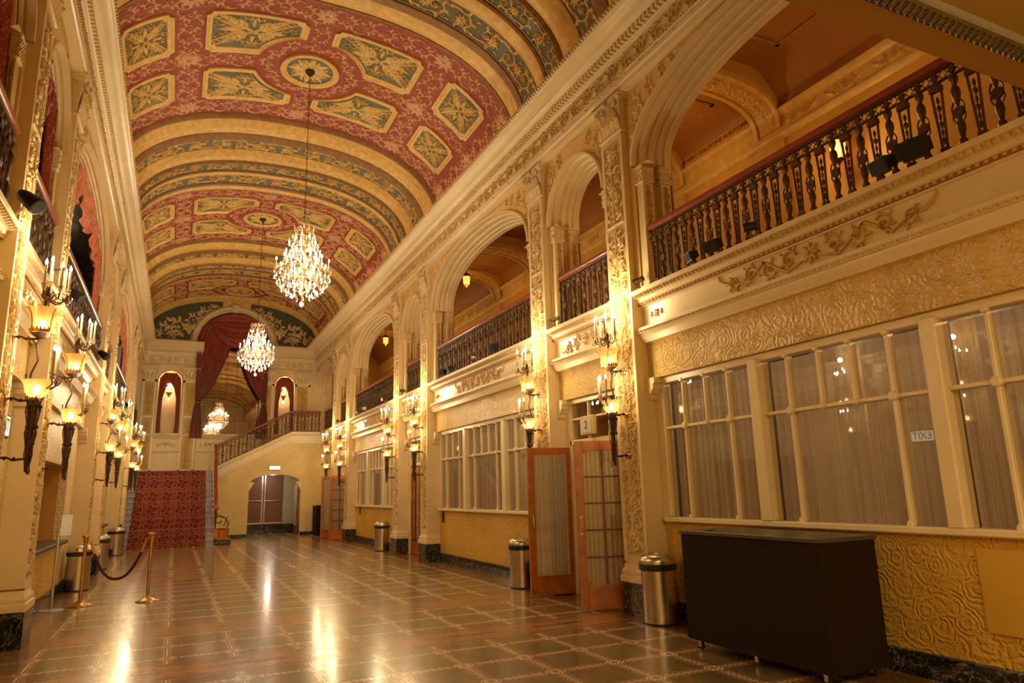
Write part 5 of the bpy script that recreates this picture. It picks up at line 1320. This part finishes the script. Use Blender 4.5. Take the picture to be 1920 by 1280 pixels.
m = MB(); m.box(3.295, 3.695, Y0-.055, Y0-.05, 2.525, 2.655); m.obj('lit_face', SIGNL, sg_, 0)

# ---------------------------------------------------------------- doors
DN = [0]
def french_leaf(hinge, free, cs, label, handle=True, z0=.015, H=2.13):
    DN[0] += 1; hx, hy = hinge; dx, dy = free[0]-hx, free[1]-hy; w = hypot(dx, dy)
    t = struct(empty('door_%d' % DN[0], (hx, hy, z0), atan2(dy, dx)), label)
    T = .022; sA, bot, top = .105, .30, .13
    m = MB(); m.cbox(0, sA, -T, T, 0, H, .004); m.cbox(w-sA, w, -T, T, 0, H, .004); m.cbox(sA, w-sA, -T*.95, T*.95, 0, bot, .004); m.cbox(sA, w-sA, -T*.95, T*.95, H-top, H, .004)
    # shaped corners of the glazed opening
    for x, z, sx, sz in ((sA, bot, 1, 1), (w-sA, bot, -1, 1), (sA, H-top, 1, -1), (w-sA, H-top, -1, -1)):
        m.box(*sorted((x, x+sx*.035)), -T*.9, T*.9, *sorted((z, z+sz*.035)))
        m.box(*sorted((x, x+sx*.07)), -T*.9, T*.9, *sorted((z, z+sz*.015)))
    m.obj('door_frame', WOOD, t, 0)
    m = MB(); c = w/2; m.cbox(c-.012, c+.012, -T*.8, T*.8, bot, H-top, .003)
    for i in range(1, 5): z = bot+(H-top-bot)*i/5; m.cbox(sA, w-sA, -T*.8, T*.8, z-.012, z+.012, .003)
    m.obj('glazing_bars', paint('dark_walnut_bar', (.16, .05, .012), .35, 0, .2, 6) if 'dark_walnut_bar' not in bpy.data.materials else bpy.data.materials['dark_walnut_bar'], t, 0)
    m = MB(); m.box(sA, w-sA, -.003, .003, bot, H-top); m.obj('glass_pane', GLASS, t, 0)
    m = MB(); rows = []; N = 60
    for z in (bot-.03, bot+.05, 1., 1.6, H-top-.05, H-top+.02):
        rows.append([(sA-.02+(w-2*sA+.04)*i/N, cs*(.045+.010*sin(i*.95+z*.4)+.004*sin(i*2.3)), z+(.0 if z < 1 else 0)) for i in range(N+1)])
    m.grid(rows); m.obj('lace_curtain', LACE, t, 60)
    if handle:
        m = MB(); m.cbox(w-.075, w-.03, -.028, .028, .92, 1.16, .004); m.tube([(w-.052, .03, .95), (w-.052, .07, .97), (w-.052, .07, 1.12), (w-.052, .03, 1.14)], .009, 6); m.tube([(w-.052, -.03, .95), (w-.052, -.07, .97), (w-.052, -.07, 1.12), (w-.052, -.03, 1.14)], .009, 6); m.obj('handle', BRASS, t)
        m = MB(); m.cbox(w+.0005, w+.004, -.012, .012, .86, 1.22, .001); m.obj('lock_plate', STEEL, t, 0)
        m = MB(); m.tube([(w-.06, cs*.03, .02), (w-.06, cs*.045, .06), (w-.055, cs*.04, .13)], .008, 5); m.obj('floor_catch', BRASS, t)
    return t
for k, nm in ((0, 'near'), (2, 'far')):
    y = PER*k
    french_leaf((5.43, 7.82+y), (4.775, 8.11+y), -1, 'open %s wooden glazed door leaf showing its ten panes' % nm)
    french_leaf((5.46, 9.42+y), (4.765, 9.50+y), 1, 'open %s wooden glazed door leaf with the lace curtain towards us' % nm)
french_leaf((5.50, 16.1), (5.50, 16.84), -1, 'closed brown glazed door leaf in the second door bay, nearer half'); french_leaf((5.50, 17.68), (5.50, 16.94), 1, 'closed brown glazed door leaf in the second door bay, farther half')
french_leaf((4.62, 31.1), (4.62, 30.3), -1, 'dark glazed door leaf folded back inside the arched passage', True, .02, 2.0)
for i, (x0, x1) in enumerate(((2.62, 3.40), (3.44, 4.20))):
    DN[0] += 1; t = struct(empty('door_%d' % DN[0], (0, 0, 0)), ('left', 'right')[i]+' brown metal exit door at the back of the passage')
    m = MB(); m.cbox(x0, x1, 31.88, 31.93, .37, 2.4, .004); m.obj('door_panel', BRDOOR, t, 0)
    m = MB(); m.tube([(x0+.03, 31.84, 1.32), (x1-.03, 31.84, 1.32)], .018, 6); m.obj('push_bar', STEEL, t)
    m = MB(); m.box(x0, x1, 31.865, 31.88, .37, .42); m.obj('kick_strip', STEEL, t, 0)
    m = MB(); xx = x1-.035 if i == 0 else x0+.035; m.box(xx-.018, xx+.018, 31.86, 31.88, .42, 2.4); m.obj('edge_guard', STEEL, t, 0)
# number plaque over the near doors
m = MB(); m.cbox(5.33, 5.40, 8.50, 8.86, 2.28, 2.56, .012); pq = tag(m.obj('number_plaque', PGOLD, None, 20), 'gold framed plaque with the number 2 above the open doors', 'sign')
m = MB(); m.box(5.324, 5.331, 8.545, 8.815, 2.32, 2.52); m.obj('plaque_face', paint('grey_plaque', (.55, .52, .42), .4, 0, .03, 2), pq, 0)
text('2', 'numeral', (5.322, 8.68, 2.42), .17, (pi/2, 0, -pi/2), INK, pq)
# lit exit sign on the left wall, seen reflected in the near window
m = MB(); m.cbox(XL-.24, XL-.18, 8.33, 8.83, 2.19, 2.44, .008); ex = tag(m.obj('exit_sign', BLACK, None, 0), 'black box EXIT sign over the left doorway, mirrored in the near window', 'exit sign')
m = MB(); m.box(XL-.18, XL-.175, 8.36, 8.80, 2.22, 2.41); m.obj('lit_face', emit('exit_sign_glow', (.9, .85, .6), 1.2), ex, 0)
text('EXIT', 'lettering', (XL-.173, 8.58, 2.315), .19, (pi/2, 0, pi/2), paint('green_black_ink', (.02, .05, .03), .5), ex)

# ---------------------------------------------------------------- things on the floor
def make_bin(label, s=1.):
    t = thing('waste_bin', label, 'waste bin', (0, 0, 0), 0, 'round steel waste bins'); r = .195
    m = MB(); m.lathe([(r+.003, 0), (r+.003, .02), (r, .022)], 32); m.obj('base_ring', BLACK, t)
    m = MB(); m.lathe([(r, .02), (r, .60)], 40, cap=False); m.obj('body', STEEL, t, 50)
    m = MB(); m.lathe([(r+.002, .585), (r+.018, .59), (r+.02, .60), (r+.02, .655), (r+.012, .66)], 40, cap=False); m.obj('black_band', BLACK, t)
    m = MB(); m.lathe([(r+.010, .658), (r+.010, .69), (r, .73), (r-.03, .757), (r-.07, .768), (r-.085, .765), (r-.088, .74), (r-.088, .60)], 40, cap=False); m.obj('domed_lid', STEEL, t, 40)
    m = MB(); m.lathe([(r-.09, .60), (.001, .60)], 24, cap=False); m.obj('liner', BLACK, t, 0)
    return t
bn = make_bin('steel waste bin between the near pilaster and the brown rolling bar'); bn.location = (5.125, 6.92, 0)
for x, y, s, lb in ((5.12, 10.50, 1, 'steel waste bin just behind the open near door leaf'), (5.16, 19.2, 1, 'steel waste bin beside the distant right pilaster'), (-1.445, 14.9, .96, 'steel waste bin behind the rope stanchion'), (-1.45, 18.9, .92, 'steel waste bin second along the left wall'), (-1.41, 23.3, 1.04, 'steel waste bin by the foot of the carpeted stairs')):
    o = clone(bn, (x, y, 0), random.random()*6, lb); o.scale = (s, s, 1.0 if s < 1.05 else 1.05)
def make_stanchion(label):
    t = thing('stanchion', label, 'stanchion', (0, 0, 0), 0, 'brass rope stanchions')
    m = MB(); m.lathe([(.165, 0), (.168, .008), (.16, .018), (.12, .035), (.06, .06), (.04, .075), (.03, .08)], 28); m.obj('base', BRASS, t)
    m = MB(); m.lathe([(.024, .07), (.024, .94)], 14); m.obj('post', BRASS, t)
    m = MB(); m.lathe([(.03, .935), (.036, .94), (.036, .97), (.028, .975), (.028, .985), (.052, .99), (.054, 1.01), (.05, 1.022), (.02, 1.026)], 18); m.tube([(.03, 0, .955), (.05, 0, .945), (.05, 0, .93)], .006, 5); m.obj('cap', BRASS, t)
    return t
s1 = make_stanchion('brass stanchion nearer the left wall, holding one end of the rope'); s1.location = (-1.17, 12.72, 0)
clone(s1, (-.27, 12.62, 0), pi, 'brass stanchion standing out in the hall, holding the rope')
m = MB(); P = []
for i in range(25):
    t = i/24; c = 2*t-1; P.append((-1.10+(.76)*t, 12.71-.08*t, .36+.58*(abs(c)**2.3)))
rp = thing('velvet_rope', 'dark red velvet rope hanging between the two brass stanchions', 'rope barrier')
m.tube(P[1:-1], .021, 8); m.obj('rope', paint('maroon_velvet', (.07, .008, .012), .8, 0, .2, 30), rp)
for p, q in ((P[0], P[2]), (P[-1], P[-3])): m = MB(); m.tube([p, tuple((a+b)/2 for a, b in zip(p, q)), q], [.012, .024, .023], 8); m.obj('end_cap', BRASS, rp)
sn = thing('sign_stand', 'grey metal sign stand with a white plastic sheet holder by the wall', 'sign stand', (-1.50, 12.45, 0))
m = MB(); m.lathe([(.16, 0), (.162, .006), (.155, .012), (.02, .02)], 28); m.obj('base', PLATE, sn); m = MB(); m.lathe([(.018, .01), (.018, 1.14), (.014, 1.15)], 12); m.obj('post', PLATE, sn)
m = MB(lambda x, y, z: (x*.6+.02, y+x*.8+(z-1.2)*.1, z)); m.cbox(.0, .20, -.004, .004, 1.04, 1.34, .003); m.obj('sheet_holder', WHITE, sn, 0)
def rolling_bar(name, lb, x0, x1, y0, y1, H):
    t = thing(name, lb, 'bar cart', ((x0+x1)/2, (y0+y1)/2, 0), 0, 'dark rolling bars'); hx, hy = (x1-x0)/2, (y1-y0)/2
    m = MB(); m.cbox(-hx, hx, -hy, hy, .09, H-.035, .004); m.obj('body', CABM, t, 0)
    m = MB(); m.cbox(-hx-.015, hx+.01, -hy-.015, hy+.015, H-.035, H, .004); m.obj('worktop', CABT, t, 0)
    for a in (-hx+.06, hx-.06):
        for b in (-hy+.12, 0, hy-.12):
            m = MB(); m.lathe([(.02, -.012), (.034, -.01), (.034, .01), (.02, .012)], 14, (a, b, .034), True, 'x'); c = m.obj('caster', BLACK, t)
            m = MB(); m.box(a-.03, a+.03, b-.02, b+.02, .078, .092); m.box(a-.018, a-.014, b-.016, b+.02, .03, .08); m.box(a+.014, a+.018, b-.016, b+.02, .03, .08); m.obj('caster_fork', STEEL, c, 0)
    return t
CBX = (4.595, 5.22, 4.09, 5.79)
rb = rolling_bar('rolling_bar', 'large dark brown rolling bar on casters under the near window', *CBX, 1.10)
m = MB(); m.cbox(-.20, -.14, .55, .66, 1.1005, 1.108, .002); 
o = m.obj('cable_grommet', BLACK, rb, 0)
rolling_bar('rolling_bar', 'distant dark brown rolling bar between the passage and far doors', 4.95, 5.42, 28.0, 28.75, 1.12)
# access panel and little wall devices
m = MB(); m.cbox(5.475, 5.492, 2.55, 3.44, .42, 1.02, .004); tag(m.obj('access_panel', paint('flat_gold_panel', (.66, .38, .05), .4, 0, .03, 1), None, 0), 'flat square gold access panel in the stucco right of the rolling bar', 'panel')
for y, z, h, lb in ((6.62, .90, .2, 'brown wall intercom between the near bin and window sill'), (15.2, .98, .26, 'brown wall handset on the stucco below the middle window'), (23.1, .98, .26, 'brown wall handset on the stucco near the far folded doors')):
    t = thing('wall_handset', lb, 'intercom', (XR+.295, y, z)); m = MB(); m.cbox(-.02, 0, -.05, .05, -h/2, h/2, .004); m.obj('plate', BRONZE, t, 0); m = MB(); m.lathe([(.022, 0), (.02, .03), (.01, .036)], 10, (-.05, 0, h*.2), True, 'x'); m.obj('knob', BRASS, t)
m = MB(); m.cbox(XR+.255, XR+.272, 23.42, 23.52, 1.72, 1.90, .003); tag(m.obj('notice_frame', WHITE, None, 0), 'small white framed notice on the pier beside the last window', 'notice')

# ---------------------------------------------------------------- lights, speakers and cameras on the ledges
def box_speaker(x, y, z, rz, s, lb, tilt=-.35):
    t = thing('ledge_speaker', lb, 'speaker', (x, y, z), rz, 'black wedge speakers on the ledges')
    ca, sa = cos(tilt), sin(tilt); M_ = lambda a, b, c: (a*ca-c*sa, b, a*sa+c*ca+.05*s)
    m = MB(M_); P = [(-.13*s, -.10*s), (.13*s, -.13*s), (.13*s, .13*s), (-.13*s, .09*s)]
    m.grid([[(a, q, c) for a, c in P] for q in (-.2*s, .2*s)], True); m.poly([(a, -.2*s, c) for a, c in P]); m.poly([(a, .2*s, c) for a, c in P]); m.obj('cabinet', BLACK, t, 0)
    m = MB(M_); m.cbox(.13*s, .137*s, -.185*s, .185*s, -.115*s, .115*s, .003); m.obj('grille', paint('charcoal_grille', (.012, .011, .011), .8, 0, .3, 200) if 'charcoal_grille' not in bpy.data.materials else bpy.data.materials['charcoal_grille'], t, 0)
    m = MB(); m.box(-.02, .02, -.16*s, .16*s, -.12*s, -.06*s); m.obj('cradle', IRON, t, 0)
    return t
ZL = 4.12
for x, y, s, rz, lb in ((5.19, 5.98, .40, pi-.3, 'left black wedge speaker of the pair on the near ledge'), (5.19, 5.62, .46, pi+.2, 'right black wedge speaker of the pair on the near ledge'), (5.18, 3.52, .46, pi-.2, 'black wedge speaker farther from the beam on the near ledge'), (5.18, 3.24, .56, pi+.15, 'largest black wedge speaker on the near ledge, closest to the beam'),
                 (5.2, 11.6, .5, pi, 'lone black wedge speaker in the second wide arch'), (5.2, 14.35, .45, pi+.2, 'left black speaker of the far pair in the second wide arch'), (5.2, 13.95, .45, pi-.1, 'right black speaker of the far pair in the second wide arch')):
    box_speaker(x, y, 4.025+.155*s, rz, s, lb)
def spot(x, y, z, d, col, lb, L=.16, r=.035):
    t = thing('spot_lamp', lb, 'spotlight', (x, y, z), 0, 'small spotlights and cameras on the ledges'); D = Vector(d).normalized()
    m = MB(); a = D*-L/2; b = D*L/2; m.tube([a, a+D*.005, b-D*.01, b], [r*.8, r, r, r*1.1], 14); m.obj('barrel', col, t)
    m = MB(); m.tube([b, b+D*.006], [r*.85, r*.8], 12); m.obj('lens', WHITE, t)
    m = MB(); m.tube([(0, 0, 0), (0, 0, -.06), (0, 0, -.10)], .008, 5); m.cbox(-.03, .03, -.03, .03, -.11, -.10, .003); m.obj('bracket', IRON, t)
for x, y, d, c, lb, L, r in ((5.2, 7.02, (-.3, .9, -.1), IRON, 'short cylindrical spotlight on the ledge against the near pilaster', .15, .035), (5.17, 5.03, (-.6, .6, -.1), BLACK, 'black camera with white ring on the near ledge', .14, .045),
                          (5.2, 9.25, (-.5, .8, -.25), STEEL, 'silver spotlight on the short ledge over door plaque 2', .16, .03), (5.2, 12.6, (-.7, .3, -.1), WHITE, 'tiny white camera on the second wide ledge', .08, .03),
                          (5.2, 17.5, (-.7, .2, 0), IRON, 'small dark spotlight on the second short ledge', .14, .04), (5.2, 19.3, (-.8, -.2, -.1), STEEL, 'left small floodlight on the third wide ledge', .14, .05), (5.2, 21.6, (-.8, .2, -.1), WHITE, 'middle small white lamp on the third wide ledge', .12, .05), (5.2, 22.8, (-.8, .2, -.1), WHITE, 'leftmost white lamp on the third wide ledge', .12, .05), (5.2, 25.6, (-.8, .2, -.1), IRON, 'little dark spotlight over the far folded doors', .12, .04)):
    spot(x, y, ZL, d, c, lb, L, r)
def can_light(x, y, z, lb, s=1.):
    t = thing('flood_lamp', lb, 'floodlight', (x, y, z), 0, 'dark bell floodlights on the left ledge')
    m = MB(); n = 18; D = Vector((.62, -.25, -.55)).normalized(); m.tube([D*-.16*s, D*-.155*s, D*-.10*s, D*.02*s, D*.14*s, D*.16*s], [.02*s, .06*s, .085*s, .105*s, .12*s, .118*s], n); m.obj('bell', BLACK, t)
    m = MB(); m.tube([D*.161*s, D*.165*s], [.105*s, .10*s], n); m.obj('lens', paint('smoked_lens', (.10, .09, .10), .15, .3, .1, 3) if 'smoked_lens' not in bpy.data.materials else bpy.data.materials['smoked_lens'], t)
    m = MB(); m.tube([(-.02, 0, 0), (-.06, .05, -.08), (-.10, .05, -.14)], .012, 5); m.obj('bracket', STEEL, t)
can_light(-1.33, 7.02, 4.16, 'black bell floodlight on the left ledge at the picture edge', .68); can_light(-1.36, 10.6, 4.24, 'grey brown bell floodlight on the left ledge under the coral swag', .62); can_light(-1.38, 14.9, 4.22, 'dark bell floodlight farther along the left ledge', .62); can_light(-1.38, 22.9, 4.2, 'far dark floodlight on the left ledge near the end wall', .6)
def rod(x, y, lb):
    t = thing('ledge_rod', lb, 'metal rod', (x, y, 4.2), 0, 'perforated rods on the left ledge'); m = MB(); m.tube([(-.25, .1, 0), (.16, -.02, .02)], .012, 6); m.obj('bar', PLATE, t)
rod(-1.45, 9.35, 'steel rod sticking out over the left ledge above the second sconce'); rod(-1.45, 13.6, 'steel rod sticking out at the end of the coral swag arch')

# ---------------------------------------------------------------- gallery lanterns
def lantern(x, y, z, lb, wall=False):
    t = thing('gallery_lantern', lb, 'lantern', (x, y, z), 0, 'amber lanterns of the right gallery')
    m = MB(); m.lathe([(.07, -.14), (.09, -.10), (.11, .10)], 6, cap=False); m.obj('glass', LANT, t, 0)
    m = MB(); m.lathe([(.005, -.22), (.03, -.18), (.075, -.145), (.075, -.135)], 6); m.lathe([(.115, .10), (.13, .11), (.09, .16), (.03, .20), (.015, .24)], 6)
    for k in range(6): a = k*pi/3; m.tube([(.072*cos(a), .072*sin(a), -.14), (.112*cos(a), .112*sin(a), .10)], .006, 4)
    if wall: m.tube([(0, 0, .22), (0, 0, .34), (.12, 0, .40), (.28, 0, .30)], .012, 5)
    else: m.tube([(0, 0, .2), (0, 0, .64)], .008, 4); m.lathe([(.02, .60), (.05, .62), (.06, .66)], 10)
    m.obj('frame', BRONZE, t, 0); lamp('lantern_glow', (0 if not wall else -.16, 0, .0 if wall else -.3), 12 if not wall else 12, .08, (1, .62, .2), t)
lantern(6.8, 16.9, 7.12, 'amber lantern in the gallery seen through the second wide arch'); lantern(6.8, 25.1, 7.12, 'amber lantern in the gallery seen through the third wide arch'); lantern(6.8, 8.61, 7.12, 'amber lantern in the gallery beyond the nearest arch')
lantern(8.0, 6.05, 6.02, 'glowing wall lantern behind the nearest balusters', True); lantern(6.8, .6, 7.12, 'amber lantern of the gallery hidden by the beam')
for y in (12.75, 21.0): lamp('gallery_glow', (6.8, y, 6.9), 7, .2, (1, .62, .22))
lamp('gallery_glow', (6.8, 4.3, 6.9), 6, .2, (1, .62, .22)); lamp('gallery_glow', (6.8, 29, 6.8), 10, .2, (1, .62, .22))

# ---------------------------------------------------------------- drapes in the left arches
def arch_drape(y0, y1, wide, mat, lb, seed):
    sd_ = side_map(-1); sd = lambda d, y, z: sd_(.20+(d-.66)*.6, y, z); t = thing('drapery', lb, 'drapes', (0, 0, 0), 0, 'red drapes in the left gallery arches'); off = (.10 if wide else .07); tt = .29 if wide else .20; rise = 1.14 if wide else .86; ex = 2.25 if wide else 2.05
    n = 80 if wide else 44; C = acurve(y0+off, y1-off, tt, rise, ZSP, n, ex); cy = (y0+y1)/2
    m = MB(sd); rows = []; R = 10
    # scalloped valance hanging below the arch
    for j in range(R+1):
        q = j/R; row = []
        for i, (y, z) in enumerate(C):
            sc = abs(sin(i*pi/n*(5 if wide else 3))); dep = .42+.36*sc; zz = z-dep*q if z > ZSP+.02 else z-q*.5
            row.append((.66+.05*sin(q*14+i*.5)*(.5+.5*sc)+.05*sin(i*1.9), y+(cy-y)*.06*q, min(zz+.06, z+.06)))
        rows.append(row)
    m.grid(rows); m.obj('valance', mat, t, 60)
    w = .62 if wide else .34
    for q, s in ((y0+off+tt, 1), (y1-off-tt, -1)):
        m = MB(sd); rows = []
        for z, k in ((6.25, 1.05), (5.9, 1.0), (5.5, .86), (5.0, .72), (4.5, .62), (4.05, .6)):
            rows.append([(.64+.05*sin(i*1.05+z*.5), q+s*(w*k*i/30-.02), z) for i in range(31)])
        m.grid(rows); m.obj('side_drape', mat, t, 60)
arch_drape(1.76, 7.19, True, DRAPE, 'deep red drape at the top left picture edge', 1); arch_drape(7.69, 9.53, False, DRAPE, 'narrow deep red drape between the two nearest left pilasters', 2)
arch_drape(10.03, 15.46, True, DRAPEL, 'coral red velvet swag with scalloped folds in the left wide arch', 3); arch_drape(18.30, 23.73, True, DRAPEL, 'distant coral red drape in the left gallery', 4)
arch_drape(15.96, 17.8, False, DRAPEL, 'narrow coral red drape above the steel bins', 5); arch_drape(24.23, 26.07, False, DRAPEL, 'narrow red drape in the farthest left small arch', 6)
